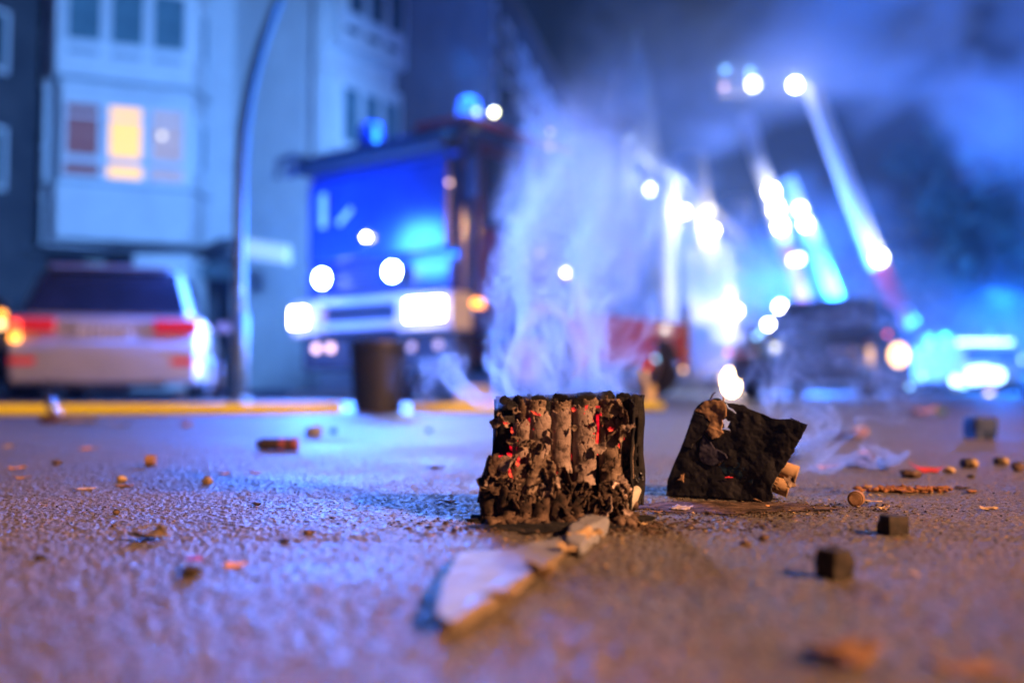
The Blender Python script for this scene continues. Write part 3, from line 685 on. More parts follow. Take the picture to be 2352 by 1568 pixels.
# far vehicles at the right edge
vn = empty('emergency_van', at(2275, 905, 38).xy.to_3d(), R(4), 'blue lit emergency van far away at the right edge', 'van')
MB().span((-1.1, 0, .45), (1.3, 5.2, 1.9)).build('body', M_WHITEP, vn, bevel=.12)
MB().span((-.95, -.02, 1.15), (1.15, .02, 1.75)).build('windscreen', M_CARGLASS, vn)
MB().span((-.95, .3, 1.9), (1.15, .7, 2.06)).build('light_bar', M_BULBV, vn, bevel=.04)
for s in (-1, 1): wheel(vn, (.1 + s * 1.0, .9, .36), .36, .25); wheel(vn, (.1 + s * 1.0, 4.2, .36), .36, .25)
Mv = (Matrix.Translation(vn.location) @ Euler(vn.rotation_euler).to_matrix().to_4x4()).inverted()
for (x, y, r, m_) in ((2273, 908, .16, M_BULBO), (2195, 874, .17, M_BULBV), (2214, 882, .13, M_BULBB), (2240, 862, .30, M_BULBV), (2262, 858, .28, M_BULBV), (2290, 862, .26, M_BULBV)):
    MB().sphere(Mv @ at(x, y, 37.2), r, 12, 8).build('headlight', m_, vn, smooth=True)
v2 = empty('police_car', at(2335, 903, 46).xy.to_3d(), R(8), 'small far car with bright blue roof lights touching the right edge', 'car')
MB().span((-1.1, 0, .35), (1.1, 4.4, .95)).build('body', M_WHITEP, v2, bevel=.1)
MB().span((-.9, 1.1, .95), (.9, 3.6, 1.45)).build('cabin', M_CARGLASS, v2, bevel=.1)
MB().span((-.75, 2, 1.47), (.75, 2.3, 1.66)).build('light_bar', M_BULBV, v2, bevel=.03)
for s in (-1, 1): wheel(v2, (s * .9, .8, .32), .32, .2); wheel(v2, (s * .9, 3.5, .32), .32, .2)
for k, (x, y, lbl) in enumerate(((2180, 808, 'upper'), (2190, 835, 'lower'))):
    q = at(x, y, 40)
    g = empty('signal_lamp', (q.x, 40, 0), label=lbl + ' pale lamp of the pair on posts left of the far van', cat='lamp', group='pale signal lamps')
    MB().tube((0, 0, 0), (0, 0, q.z), .05, n=8).build('post', M_GALV, g)
    MB().sphere((0, -.05, q.z), .13, 12, 8).build('lens', mat('pale_blue_signal', (.5, .7, .9), emit=(.45, .7, .9), estr=2.2), g, smooth=True)
g = empty('signal_lamp', (at(1792, 705, 34).x, 34, 0), label='single white lamp on a post above the dark car roof', cat='lamp')
MB().tube((0, 0, 0), (0, 0, at(1792, 705, 34).z), .05, n=8).build('post', M_GALV, g)
MB().sphere((0, -.05, at(1792, 705, 34).z), .15, 12, 8).build('lens', M_BULBW, g, smooth=True)
g = empty('signal_lamp', (at(2325, 825, 44).x, 44, 0), label='wide bright lamp on a post at the right edge', cat='lamp')
MB().tube((0, 0, 0), (0, 0, at(2325, 825, 44).z), .05, n=8).build('post', M_GALV, g)
MB().box((0, -.05, at(2325, 825, 44).z), (.9, .1, .32)).build('lens', M_BULBV, g, bevel=.05)
# oncoming car with headlights behind the black box
oc, l4, w4_, zs4 = make_car('oncoming_car', 'far car with dazzling warm headlights just above the torn black box', (at(1697, 903, 44).x, 45.6, 0), R(-92), 4.4, 1.8, 1.45, M_DARKCAR)
Mo = (Matrix.Translation(oc.location) @ Euler(oc.rotation_euler).to_matrix().to_4x4()).inverted()
M_HOT = mat('dazzling_warm_headlamp', (1, .9, .7), emit=(1.0, .62, .26), estr=70.0)
for (x, y, r, m_) in ((1680, 876, .50, M_HOT), (1716, 857, .16, M_BULBB)):
    MB().sphere(Mo @ at(x, y, 43.1), r, 14, 10, (1, .5, 1)).build('headlight_beam_lens', m_, oc, smooth=True)
# small kerb side items seen as warm shapes
for (x, y, d, h_, r, m_, lbl, nm, cat_) in ((1491, 942, 6.3, .155, .042, mat('pale_card', (.75, .6, .42), (.65, .5, .35), .8, scale=20), 'pale upright cardboard tube standing on the road between the two burnt boxes', 'cardboard_tube', 'tube'),):
    g = MB().tube((0, 0, 0), (0, 0, h_), r, r * .98, 20); g.tube((0, 0, h_), (0, 0, h_ + .004), r * .85, n=16)
    plain(nm, lbl, cat_, m_, g, loc=(at(x, y, d).x, d, 0))
# white chock
ck = MB().prism([(-.2, 0), (.2, 0), (.2, .06), (.1, .17), (-.15, .17), (-.2, .08)], -.12, .12)
plain('wheel_chock', 'white wheel chock on the road left behind the smoking charred battery', 'wheel chock', M_WHITEP, ck, bevel=.01, loc=(at(1095, 930, 9.3).x, 9.3, 0))
# dark litter bin in front of the fire engine
bx = at(868, 945, 5.75)
bn = empty('litter_bin', (bx.x, 5.75, 0), label='dark tapered bin standing in front of the fire engine grille', cat='bin')
MB().tube((0, 0, 0), (0, 0, .38), .135, .165, 24).build('bin_body', mat('dark_bin_plastic', (.012, .018, .05), (.02, .02, .04), .6, scale=8), bn, bevel=.01)
MB().tube((0, 0, .38), (0, 0, .41), .18, .175, 24).build('rim', M_BLACK, bn, bevel=.006)

# ---- yellow hose on the road
hp = []
for (x, dd) in ((-700, 4.5), (-300, 4.75), (0, 4.95), (250, 5.05), (474, 5.12), (640, 5.2), (780, 5.36)): hp.append((at(x, 940, dd).x, dd, .029))
g = MB().path(hp, .030, 14); 
hose = tag(g.build('fire_hose', M_YELLOW, smooth=True), 'bright yellow hose lying along the road before the silver car', 'hose')
hp2 = [(at(x, 940, dd).x, dd, .027) for (x, dd) in ((945, 5.45), (1050, 5.5), (1200, 5.7), (1350, 5.9), (1520, 6.3))]
tag(MB().path(hp2, .027, 14).build('fire_hose', M_YELLOW, smooth=True), 'yellow hose section passing behind the charred firework battery', 'hose')

# ---- dark trees on the right
def tree(x, d, H, rad, seed, label):
    rng = random.Random(seed); p = at(x, 900, d)
    g = empty('street_tree', (p.x, d, 0), label=label, cat='tree', group='dark street trees at the right')
    t = MB().path([(0, 0, 0), (.1, 0, H * .2), (.0, .1, H * .4), (.15, 0, H * .62)], [.32, .26, .2, .1], 10)
    for k in range(9):
        a = rng.uniform(0, 6.28); z = H * rng.uniform(.3, .55)
        t.path([(0, 0, z), (math.cos(a) * rad * .4, math.sin(a) * rad * .4, z + H * .12), (math.cos(a) * rad * .8, math.sin(a) * rad * .8, z + H * .26)], [.12, .07, .03], 6)
    t.build('trunk', M_BARK, g)
    nr = np.random.default_rng(seed); V = []; 
    cl = [(math.cos(a) * rad * r_, math.sin(a) * rad * r_, H * z_, rad * s_) for a, r_, z_, s_ in [(rng.uniform(0, 6.28), rng.uniform(.1, 1.0), rng.uniform(.22, .95), rng.uniform(.16, .42)) for _ in range(34)]]
    c = np.array(cl)[nr.integers(0, len(cl), 9000)]
    dv = nr.normal(size=(9000, 3)); dv /= np.linalg.norm(dv, axis=1)[:, None]
    P0 = c[:, :3] + dv * (c[:, 3] * nr.uniform(.5, 1.05, 9000))[:, None]
    a1 = nr.normal(size=(9000, 3)) * .16; a2 = nr.normal(size=(9000, 3)) * .16
    V = np.stack([P0, P0 + a1, P0 + a1 + a2, P0 + a2], 1).reshape(-1, 3)
    link('crown', np_mesh('crown', V, np.arange(36000).reshape(-1, 4), M_LEAF, False), g)
tree(2330, 50, 14, 5.2, 3, 'tall dark tree at the right edge behind the far van')
tree(2170, 62, 13, 4.5, 4, 'dark tree standing between the ladders and the edge tree')
tree(2060, 74, 10, 4.0, 5, 'farthest dark tree under the leaning ladder')

# ---------------------------------------------------------------- lamp light of the lit lamps, and added fill lights
def tw(s, y, z): return T0 + Matrix.Rotation(TR, 3, 'Z') @ Vector((s, y, z))
lamp('flasher_light', 'SPOT', tw(.5, -.20, 1.43), 1600, (0.03, 0.18, 1.0), .10, tw(.5, -9, 1.0), 150, .4)
lamp('flasher_light', 'SPOT', tw(1.65, -.20, 1.45), 2100, (0.03, 0.18, 1.0), .10, tw(1.65, -9, 1.0), 150, .4)
lamp('cab_fill_light', 'POINT', tw(.9, -1.3, 1.9), 600, (0.02, 0.14, 1.0), .35)  # added blue fill hanging before the cab, has no fitting
lamp('roof_work_light', 'SPOT', tw(2.53, .45, 3.28), 420, (.60, .68, 1.0), .10, (0.1, 1.0, .3), 40, .8)
lamp('headlight_light', 'SPOT', tw(2.1, -.3, .98), 170, (1, .80, .70), .12, tw(1.9, -9, .0), 100)
lamp('headlight_light', 'SPOT', tw(.13, -.3, .98), 110, (1, .80, .70), .12, tw(.4, -9, .0), 100)
lamp('beacon_light', 'POINT', tw(2.28, .45, 3.75), 500, BLUE, .2)
lamp('house_fill_beam', 'SPOT', tw(2.28, .45, 3.7), 15000, CYAN, .25, (-11.5, 25, 6.0), 64, .6)  # added beam to brighten the left house, far stronger than the beacon
for (q, d), pw, lc_ in zip(FL, (2000, 2000, 2200, 3200), ((.7, .88, 1.0), (.85, .95, 1.0), (1, .95, .85), (1, .82, .58))):
    lamp('floodlight_light', 'POINT', q + Vector((0, -1.6, 0)), pw, lc_, .5)
lamp('oncoming_headlight_light', 'SPOT', at(1685, 872, 42.2), 5200, (1.0, .60, .30), .3, (0.5, 1.0, 0), 26, 1.0)
lamp('van_light', 'POINT', at(2262, 830, 35.5), 300, BLUE, .3)
lt = empty('ladder_truck', (17.2, 42.6, 0), R(-12), 'far red ladder truck half hidden behind the large dark car', 'fire engine')
MB().span((-3.6, 0, .9), (3.4, 2.4, 1.7)).build('chassis', M_REDP, lt, bevel=.05)
MB().span((-5.0, 0, .6), (-3.3, 2.4, 2.9)).build('cab', M_REDP, lt, bevel=.12)
MB().span((-5.03, .2, 1.8), (-4.9, 2.2, 2.6)).span((-4.8, -.03, 1.8), (-3.6, .03, 2.6)).build('cab_window', M_CARGLASS, lt)
MB().tube((1.2, 1.2, 1.7), (1.2, 1.2, 2.5), .9, .7, 16).build('turntable', M_ALU, lt)
for x in (-4.2, 0.4, 2.2):
    for y in (.15, 2.25): wheel(lt, (x, y, .5), .5, .3)
MB().span((-4.6, .4, 2.9), (-4.2, 2.0, 3.12)).build('added_blue_light_bar', M_BLUELENS, lt, bevel=.03)
MB().tube((3.1, .3, 1.7), (3.1, .3, 2.6), .1, n=10).build('added_blue_beacon', M_BLUELENS, lt)
lamp('smoke_fill_light', 'POINT', (12.8, 42.5, 4.2), 18000, (0.015, 0.17, 1.0), .4)  # added blue light to brighten the smoke, no such lamp visible
lamp('smoke_fill_light_right', 'POINT', (20.2, 41.0, 4.0), 7000, (0.015, 0.17, 1.0), .4)  # second added blue light for the smoke bank, source unseen

# street lamp on the right behind the camera: the warm light of the foreground
sl_ = empty('street_lamp', (7.2, -3.8, 0), label='warm lit street lamp standing on the right behind the camera', cat='street lamp')
MB().tube((0, 0, 0), (0, 0, 4.3), .07, .05, 14).build('post', M_GALV, sl_)
MB().path([(0, 0, 4.2), (-.3, .2, 4.5), (-.8, .55, 4.55)], .035, 8).build('arm', M_GALV, sl_)
MB().box((-1.0, .68, 4.53), (.6, .3, .12), Matrix.Rotation(R(-35), 3, 'Z')).build('lamp_head', M_GALV, sl_, bevel=.03)
MB().box((-1.0, .68, 4.46), (.4, .2, .03), Matrix.Rotation(R(-35), 3, 'Z')).build('lamp_glass', mat('sodium_lamp_glass', (1, .6, .3), emit=(1, .5, .2), estr=25), sl_)
lamp('street_lamp_light', 'SPOT', (6.2, -3.1, 4.40), 9000, (1.0, 0.48, 0.20), .12, (6.2, -3.1, 0), 172, .12)
# ---------------------------------------------------------------- the charred firework battery
M_ASHT = bpy.data.materials.new('ash_grey_tube')
def ash_material(m, c_lo, c_mid, c_hi, bumpd=0.0006, char_low=None):
    m.use_nodes = True; nt = m.node_tree; p = nt.nodes['Principled BSDF']; L = nt.links
    tc = nt.nodes.new('ShaderNodeTexCoord')
    n = nt.nodes.new('ShaderNodeTexNoise'); n.inputs['Scale'].default_value = 55; n.inputs['Detail'].default_value = 8; n.inputs['Roughness'].default_value = .68
    L.new(tc.outputs['Object'], n.inputs['Vector'])
    cr = nt.nodes.new('ShaderNodeValToRGB'); e = cr.color_ramp.elements
    e[0].position, e[0].color = .36, (*c_lo, 1); e[1].position, e[1].color = .66, (*c_hi, 1); q = e.new(.47); q.color = (*c_mid, 1)
    L.new(n.outputs['Fac'], cr.inputs[0]); L.new(cr.outputs[0], p.inputs['Base Color'])
    n2 = nt.nodes.new('ShaderNodeTexNoise'); n2.inputs['Scale'].default_value = 420; n2.inputs['Detail'].default_value = 5; n2.inputs['Roughness'].default_value = .7
    L.new(tc.outputs['Object'], n2.inputs['Vector'])
    v = nt.nodes.new('ShaderNodeTexVoronoi'); v.feature = 'DISTANCE_TO_EDGE'; v.inputs['Scale'].default_value = 95
    L.new(tc.outputs['Object'], v.inputs['Vector'])
    mr = nt.nodes.new('ShaderNodeMapRange'); mr.inputs[1].default_value = 0; mr.inputs[2].default_value = .05; mr.inputs[3].default_value = -.5; mr.inputs[4].default_value = 0
    L.new(v.outputs['Distance'], mr.inputs[0])
    ad = nt.nodes.new('ShaderNodeMath'); L.new(n2.outputs['Fac'], ad.inputs[0]); L.new(mr.outputs[0], ad.inputs[1])
    b = nt.nodes.new('ShaderNodeBump'); b.inputs['Distance'].default_value = bumpd; L.new(ad.outputs[0], b.inputs['Height']); L.new(b.outputs[0], p.inputs['Normal'])
    p.inputs['Roughness'].default_value = .92; p.inputs['Specular IOR Level'].default_value = .25
    return m
ash_material(M_ASHT, (.06, .042, .04), (.25, .18, .165), (.42, .32, .30))
M_CHARB = ash_material(bpy.data.materials.new('char_brown_tube'), (.012, .009, .008), (.060, .036, .028), (.20, .13, .10))
M_FLAKE = ash_material(bpy.data.materials.new('brown_ash_flake'), (.03, .02, .017), (.17, .115, .09), (.36, .26, .21))
M_SOOT = ash_material(bpy.data.materials.new('sooty_black_card'), (.004, .004, .006), (.010, .009, .011), (.030, .026, .027))
M_EMBER = bpy.data.materials.new('glowing_ember'); M_EMBER.use_nodes = True
nt = M_EMBER.node_tree; p = nt.nodes['Principled BSDF']; tc = nt.nodes.new('ShaderNodeTexCoord')
n = nt.nodes.new('ShaderNodeTexNoise'); n.inputs['Scale'].default_value = 70; n.inputs['Detail'].default_value = 6
cr = nt.nodes.new('ShaderNodeValToRGB'); e = cr.color_ramp.elements; e[0].position, e[0].color = .42, (.0, 0, 0, 1); e[1].position, e[1].color = .70, (1, .10, .03, 1); q = e.new(.52); q.color = (.55, .004, .012, 1)
nt.links.new(tc.outputs['Object'], n.inputs['Vector']); nt.links.new(n.outputs['Fac'], cr.inputs[0]); nt.links.new(cr.outputs[0], p.inputs['Emission Color'])
p.inputs['Emission Strength'].default_value = 2.0; p.inputs['Base Color'].default_value = (.02, .01, .01, 1); p.inputs['Roughness'].default_value = .9
M_HOTEMB = M_EMBER.copy(); M_HOTEMB.name = 'hot_orange_ember'
M_HOTEMB.node_tree.nodes['Principled BSDF'].inputs['Emission Strength'].default_value = 1.7
for n_ in M_HOTEMB.node_tree.nodes:
    if n_.type == 'TEX_NOISE': n_.inputs['Scale'].default_value = 260
    if n_.type == 'VALTORGB': n_.color_ramp.elements[0].position = .36; n_.color_ramp.elements[1].position = .46; n_.color_ramp.elements[2].position = .66

def burnt_tube(parent, name, x, y, z0, z1, r, m, seed, lean=(0, 0), jag=.25, crack=.0, rough=1.0, nth=64, nz=84, thick=.0012, crumple=0.0, torn=None):
    th = np.linspace(0, 2 * np.pi, nth, endpoint=False); tt = np.linspace(0, 1, nz)
    T, Z = np.meshgrid(th, tt); H = z1 - z0
    cx, cyy, cz = np.cos(T), np.sin(T), Z * H
    n1 = fbm(cx * 1.3 + seed * 7, cyy * 1.3, cz * 45, 4, seed); n2 = fbm(cx * 4 + seed, cyy * 4, cz * 160, 3, seed + 50)
    low = np.clip(1 - Z * 2.2, 0, 1)
    rr = r * (1 + rough * (.022 * n1 + .022 * n2) + crumple * low * (.45 * n1 + .15 * n2))
    # swollen rim
    rr = rr * (1 + .06 * np.exp(-((Z - .985) / .02) ** 2))
    X = rr * cx + lean[0] * Z + .002 * fbm(Z * 4, Z * 0, Z * 0 + seed, 2, seed); Yv = rr * cyy + lean[1] * Z
    keep = np.ones_like(T, bool)
    top = 1 - jag * np.clip(.5 + .9 * fbm(cx * 1.8 + seed, cyy * 1.8, 0 * T, 4, seed + 9), 0, 1)
    keep &= Z <= top + .0
    if crack:
        rg = np.abs(fbm(cx * 2.2 + seed * 3, cyy * 2.2, cz * 60, 4, seed + 77)); hole = fbm(cx * 1.5 + seed, cyy * 1.5 + 3, cz * 38, 4, seed + 31)
        keep &= ~((rg < .045 * crack) & (hole > -.1)); keep &= ~(hole > .52 - .12 * crack)
    V = np.stack([X, Yv, cz], -1).reshape(-1, 3)
    i = np.arange(nth * nz).reshape(nz, nth); j = np.roll(i, -1, 1)
    Fq = np.stack([i[:-1], j[:-1], j[1:], i[1:]], -1); k = keep[:-1] & keep[1:]
    Fq = Fq[k].reshape(-1, 4)
    me = np_mesh(name, V, Fq, m)
    bm = bmesh.new(); bm.from_mesh(me); bmesh.ops.delete(bm, geom=[v_ for v_ in bm.verts if not v_.link_faces], context='VERTS'); bm.to_mesh(me); bm.free()
    o = link(name, me, parent, (x, y, z0)); s = o.modifiers.new('thickness', 'SOLIDIFY'); s.thickness = thick; s.offset = -1
    return o

def crumpled(seed, s=.012, bend=1.2, amp=.25, n=16, rag=.35, asp=1.0):
    u = np.linspace(-1, 1, n); U, Vv = np.meshgrid(u, u)
    a = np.arctan2(Vv, U); rad = np.maximum(abs(U), abs(Vv))
    f1 = fbm(U * 1.1 + seed * 5, Vv * 1.1, 0 * U, 3, seed); f2 = 1 - 2 * np.abs(fbm(U * 1.6 + seed, Vv * 1.6 + 9, 0 * U, 3, seed + 3))
    X = U * s * asp; Y = Vv * s; Z = s * amp * (1.3 * f1 + 1.0 * f2)
    if bend:
        ang = U * bend; X2 = np.sin(ang) / bend * s * asp + Z * np.sin(ang); Z = (1 - np.cos(ang)) / bend * s + Z * np.cos(ang); X = X2
    R0 = np.hypot(U, Vv); out = .85 + rag * fbm(np.cos(a) * 2.2 + seed, np.sin(a) * 2.2, 0 * a, 3, seed + 8)
    keep = R0 < out
    V = np.stack([X, Y, Z], -1).reshape(-1, 3); i = np.arange(n * n).reshape(n, n)
    k = keep[:-1, :-1] & keep[1:, :-1] & keep[:-1, 1:] & keep[1:, 1:]
    Fq = np.stack([i[:-1, :-1], i[:-1, 1:], i[1:, 1:], i[1:, :-1]], -1)[k]
    used = np.unique(Fq); mp = -np.ones(n * n, int); mp[used] = np.arange(len(used))
    return V[used], mp[Fq]

def lump(seed, s=(1, 1, 1), sub=3, amp=.35, fr=1.6, flat=0.0):
    bm = bmesh.new(); bmesh.ops.create_icosphere(bm, subdivisions=sub, radius=1.0)
    V = np.array([v.co[:] for v in bm.verts]); Fq = np.array([[v.index for v in f.verts] for f in bm.faces]); bm.free()
    d = 1 + amp * fbm(V[:, 0] * fr + seed * 3.1, V[:, 1] * fr, V[:, 2] * fr, 4, seed)
    V = V * d[:, None]; V = V * np.array(s)
    if flat: V[:, 2] = np.maximum(V[:, 2], -flat * s[2])
    return V, Fq

def mesh_sum(name, parts, m, parent=None, smooth=True):
    Vs, Fs, o = [], [], 0
    for V, Fq in parts: Vs.append(V); Fs.append(Fq + o); o += len(V)
    return link(name, np_mesh(name, np.concatenate(Vs), np.concatenate(Fs), m, smooth), parent)

rng = random.Random(11)
BX, BY = at(1290, 1190, .985).x, 0.0
cake = empty('firework_battery', (0.049, 1.04, 0), label='charred smoking block of upright burnt firework tubes with red embers at centre', cat='firework battery')
def lx(x, d=.985): return at(x, 1000, d).x - cake.location.x
def lz(y, d=.985): return at(1200, y, d).z
ly = lambda Y: Y - cake.location.y
r0 = .0108
# front row (photo x, top y, bottom y, lean px)
front = [(1196, 958, 1052, (.004, .002), M_ASHT, .30, .8, .0100), (1240, 940, 1062, (.001, 0), M_ASHT, .22, .7, .0110), (1290, 933, 1085, (-.0005, 0), M_ASHT, .10, .30, .0108), (1340, 928, 1112, (0, 0), M_ASHT, .16, 1.0, .0122), (1403, 925, 1110, (0, .001), M_FLAKE, .30, 1.5, .0122)]
for k, (x, yt_, yb_, ln, m_, jg, ck_, rr_) in enumerate(front):
    burnt_tube(cake, 'burnt_tube', lx(x), ly(.985), lz(yb_) , lz(yt_), rr_, m_, 3 + k, ln, jg, ck_, 1.0, 84, 130)
burnt_tube(cake, 'burnt_tube', lx(1440), ly(.992), lz(1100), lz(930), .0085, M_FLAKE, 27, (-.001, 0), .35, 1.2, 1.6, 60, 90)
# left leaning dark tubes
burnt_tube(cake, 'burnt_tube', lx(1122), ly(.975), lz(1150), lz(1035), .0115, M_CHARB, 21, (.012, .004), .2, .3, 1.2, 70, 90)
burnt_tube(cake, 'burnt_tube', lx(1170), ly(.972), lz(1140), lz(1035), .0105, M_FLAKE, 22, (.014, .004), .3, .9, 1.6, 70, 90)
burnt_tube(cake, 'burnt_tube', lx(1212), ly(.968), lz(1130), lz(1030), .0112, M_FLAKE, 23, (.012, .004), .35, .8, 1.6, 70, 90)
burnt_tube(cake, 'burnt_tube', lx(1268), ly(.970), lz(1120), lz(1062), .0108, M_CHARB, 24, (.002, .003), .5, .9, 1.8, 64, 60)
# rear rows, sooty tops
pit = .0226
for row in range(4):
    for k in range(7 if row else 7):
        x = 1160 + k * 50 + (row % 2) * 6
        Y = 1.006 + row * .0225
        top = 912 - 10 * min(k, 4) / 3.2 + rng.uniform(-1.5, 3) - row * 0.6
        if row == 0 and k == 0: top = 935
        o = burnt_tube(cake, 'burnt_tube', at(x, 1000, .985).x - cake.location.x, ly(Y), .012, at(1200, top, 1.0).z + .0005 * row, .0112, M_SOOT if row else (M_CHARB if k % 2 else M_SOOT), 40 + row * 7 + k, (0, 0), .05 if row else .09, .0 if row else .25, .7, 44, 36, .0016)
# brown ash collars visible over the front row
for k, (x, yt_, yb_) in enumerate(((1232, 914, 960), (1290, 918, 960), (1352, 912, 960), (1405, 912, 960))):
    burnt_tube(cake, 'tube_collar', lx(x), ly(1.002), lz(yb_), lz(yt_), .0116, M_FLAKE, 90 + k, (0, 0), .16, .4, 1.2, 56, 40)
# stub tubes at the base
for k, (x, yt_, yb_, Y) in enumerate(((1128, 1120, 1190, .962), (1165, 1112, 1192, .955), (1203, 1125, 1194, .953), (1240, 1128, 1195, .951), (1283, 1118, 1195, .951), (1325, 1125, 1192, .953), (1368, 1130, 1188, .957), (1405, 1110, 1180, .963))):
    burnt_tube(cake, 'tube_stub', lx(x, Y), ly(Y), 0.0, lz(yt_, Y), .0106, M_CHARB, 120 + k, (rng.uniform(-.002, .002), .002), .45, .5, 1.6, 60, 50, crumple=.4)
# ember sheets glowing in the gaps
for k, (x, y0_, y1_, w_) in enumerate(((1265, 960, 1060, 14), (1314, 950, 1075, 14), (1372, 925, 1060, 18), (1180, 1000, 1085, 20), (1218, 950, 1000, 14), (1232, 1020, 1100, 18), (1150, 1040, 1090, 12), (1430, 990, 1050, 14))):
    V, Fq = crumpled(300 + k, 1.0, .4, .12, 18, .25)
    V = V * np.array([w_ / F * .9, (y1_ - y0_) / 2 / F * 1.0, .006]); V = V[:, [0, 2, 1]]; V[:, 1] *= 1
    link('ember', np_mesh('ember', V, Fq, M_EMBER), cake, (lx(x), ly(.9865), lz((y0_ + y1_) / 2)))
for k, (x, y, w_, h_, Y) in enumerate(((1231, 949, 17, 4, .9735), (1345, 940, 6, 15, .9725), (1318, 940, 6, 8, .9735), (1162, 972, 9, 4, .965), (1176, 988, 4, 9, .965), (1172, 1085, 5, 18, .958), (1403, 985, 8, 6, .970), (1283, 1092, 6, 12, .966), (1190, 1060, 5, 14, .960))):
    V, Fq = crumpled(340 + k, 1.0, .8, .25, 10, .4)
    V = V * np.array([w_ / F, h_ / F, .003]); V = V[:, [0, 2, 1]]
    link('ember', np_mesh('ember', V, Fq, M_HOTEMB), cake, (lx(x, Y), ly(Y), lz(y, Y)), (0, rng.uniform(-.4, .4), 0))
# black side walls of the battery
def wall_sheet(name, pts_bottom, pts_top, m, nu, nv, amp, seed, th=.0018, ragtop=.004, parent=cake):
    A = np.array(pts_bottom, float); B = np.array(pts_top, float)
    def res(Pn, n):
        s = np.linspace(0, len(Pn) - 1, n); i = np.minimum(s.astype(int), len(Pn) - 2); f = (s - i)[:, None]
        return Pn[i] * (1 - f) + Pn[i + 1] * f
    a, b = res(A, nu), res(B, nu); t = np.linspace(0, 1, nv)[:, None, None]
    V = a[None] * (1 - t) + b[None] * t
    nz_ = fbm(V[..., 0] * 60 + seed, V[..., 1] * 60, V[..., 2] * 60, 4, seed); nx_ = fbm(V[..., 0] * 60, V[..., 1] * 60 + seed, V[..., 2] * 60, 4, seed + 4)
    V[..., 0] += amp * nx_; V[..., 1] += amp * nz_
    V[-1, :, 2] += ragtop * fbm(np.linspace(0, 14, nu), np.zeros(nu), np.zeros(nu), 3, seed + 5)
    i = np.arange(nu * nv).reshape(nv, nu)
    Fq = np.stack([i[:-1, :-1], i[:-1, 1:], i[1:, 1:], i[1:, :-1]], -1).reshape(-1, 4)
    o = link(name, np_mesh(name, V.reshape(-1, 3), Fq, m), parent); s = o.modifiers.new('thickness', 'SOLIDIFY'); s.thickness = th; s.offset = 0
    return o
xr = lx(1452, .97); xl = lx(1128, .985)
wall_sheet('side_wall', [(xr - .003, ly(.972), .002), (xr - .001, ly(.975), .002), (xr - .001, ly(1.03), .002), (xr - .004, ly(1.10), .002)], [(xr + .001, ly(.972), .108), (xr + .003, ly(.975), .113), (xr + .001, ly(1.03), .122), (xr - .002, ly(1.10), .124)], M_SOOT, 50, 50, .0022, 5)
wall_sheet('back_wall', [(xl, ly(1.10), .002), (xr, ly(1.10), .002)], [(xl + .012, ly(1.10), .119), (xr, ly(1.10), .124)], M_SOOT, 50, 30, .002, 6)
wall_sheet('side_wall', [(xl - .004, ly(.985), .002), (xl - .006, ly(1.03), .002), (xl - .004, ly(1.10), .002)], [(xl + .006, ly(1.0), .10), (xl + .006, ly(1.04), .115), (xl + .006, ly(1.10), .119)], M_SOOT, 40, 40, .003, 7)
# broken top rim pieces of black card
for k, (x, y, w_, Y) in enumerate(((1160, 913, 26, .996), (1190, 912, 26, .997), (1237, 911, 34, .996), (1285, 908, 40, .998), (1345, 904, 46, .996), (1395, 902, 40, .998), (1430, 905, 30, .996), (1175, 925, 30, .99), (1235, 922, 30, .992), (1330, 916, 30, .992))):
    V, Fq = crumpled(200 + k, 1.0, .5, .10, 18, .22)
    V = V * np.array([w_ / F * .62, 13 / F, .004]); V = V[:, [0, 2, 1]]
    o = link('rim_scrap', np_mesh('rim_scrap', V, Fq, M_SOOT), cake, (lx(x, Y), ly(Y), lz(y + 6, Y)), (rng.uniform(-.2, .2), rng.uniform(-.1, .1), rng.uniform(-.3, .3)))
    s = o.modifiers.new('thickness', 'SOLIDIFY'); s.thickness = .0016
# hanging flakes of paper and char
FM = []
for k in range(14):
    V, Fq = crumpled(400 + k, .010, rng.uniform(.6, 2.4), rng.uniform(.15, .45), 18, .32, rng.uniform(.7, 1.5))
    mm = np_mesh('paper_flake', V, Fq, [M_FLAKE, M_ASHT, M_CHARB, M_FLAKE][k % 4]); FM.append(mm)
FMD = [np_mesh('paper_flake', *crumpled(450 + k, .010, 1.2, .4, 18, .35, 1.1), M_CHARB) for k in range(5)]
def flake(x, y, Y, s, seed):
    q = random.Random(seed)
    o = link('paper_flake', FM[q.randrange(14)], cake, (lx(x, Y), ly(Y), max(lz(y, Y), .003)), (R(90) + q.uniform(-.9, .9), q.uniform(-.8, .8), q.uniform(-1.2, 1.2)), (s * q.uniform(.8, 1.2), s * q.uniform(.8, 1.2), s * q.uniform(.8, 1.4)))
    md = o.modifiers.new('thickness', 'SOLIDIFY'); md.thickness = .0008
    return o
sd = 0
for k in range(105):
    t = rng.random(); x = 1118 + 320 * rng.random(); y = 1058 + 120 * rng.random() ** .8
    if x > 1262: y = 1112 + (y - 1058) * .55
    if x > 1270 and x < 1312 and rng.random() < .35: y -= 45
    Yf = .975 - .022 * (y - 1050) / 130 + rng.uniform(-.006, .004)
    o = flake(x, y, Yf, rng.uniform(.5, 1.3), 1000 + k)
    if y > 1110 and rng.random() < .7: o.data = FMD[k % 5]
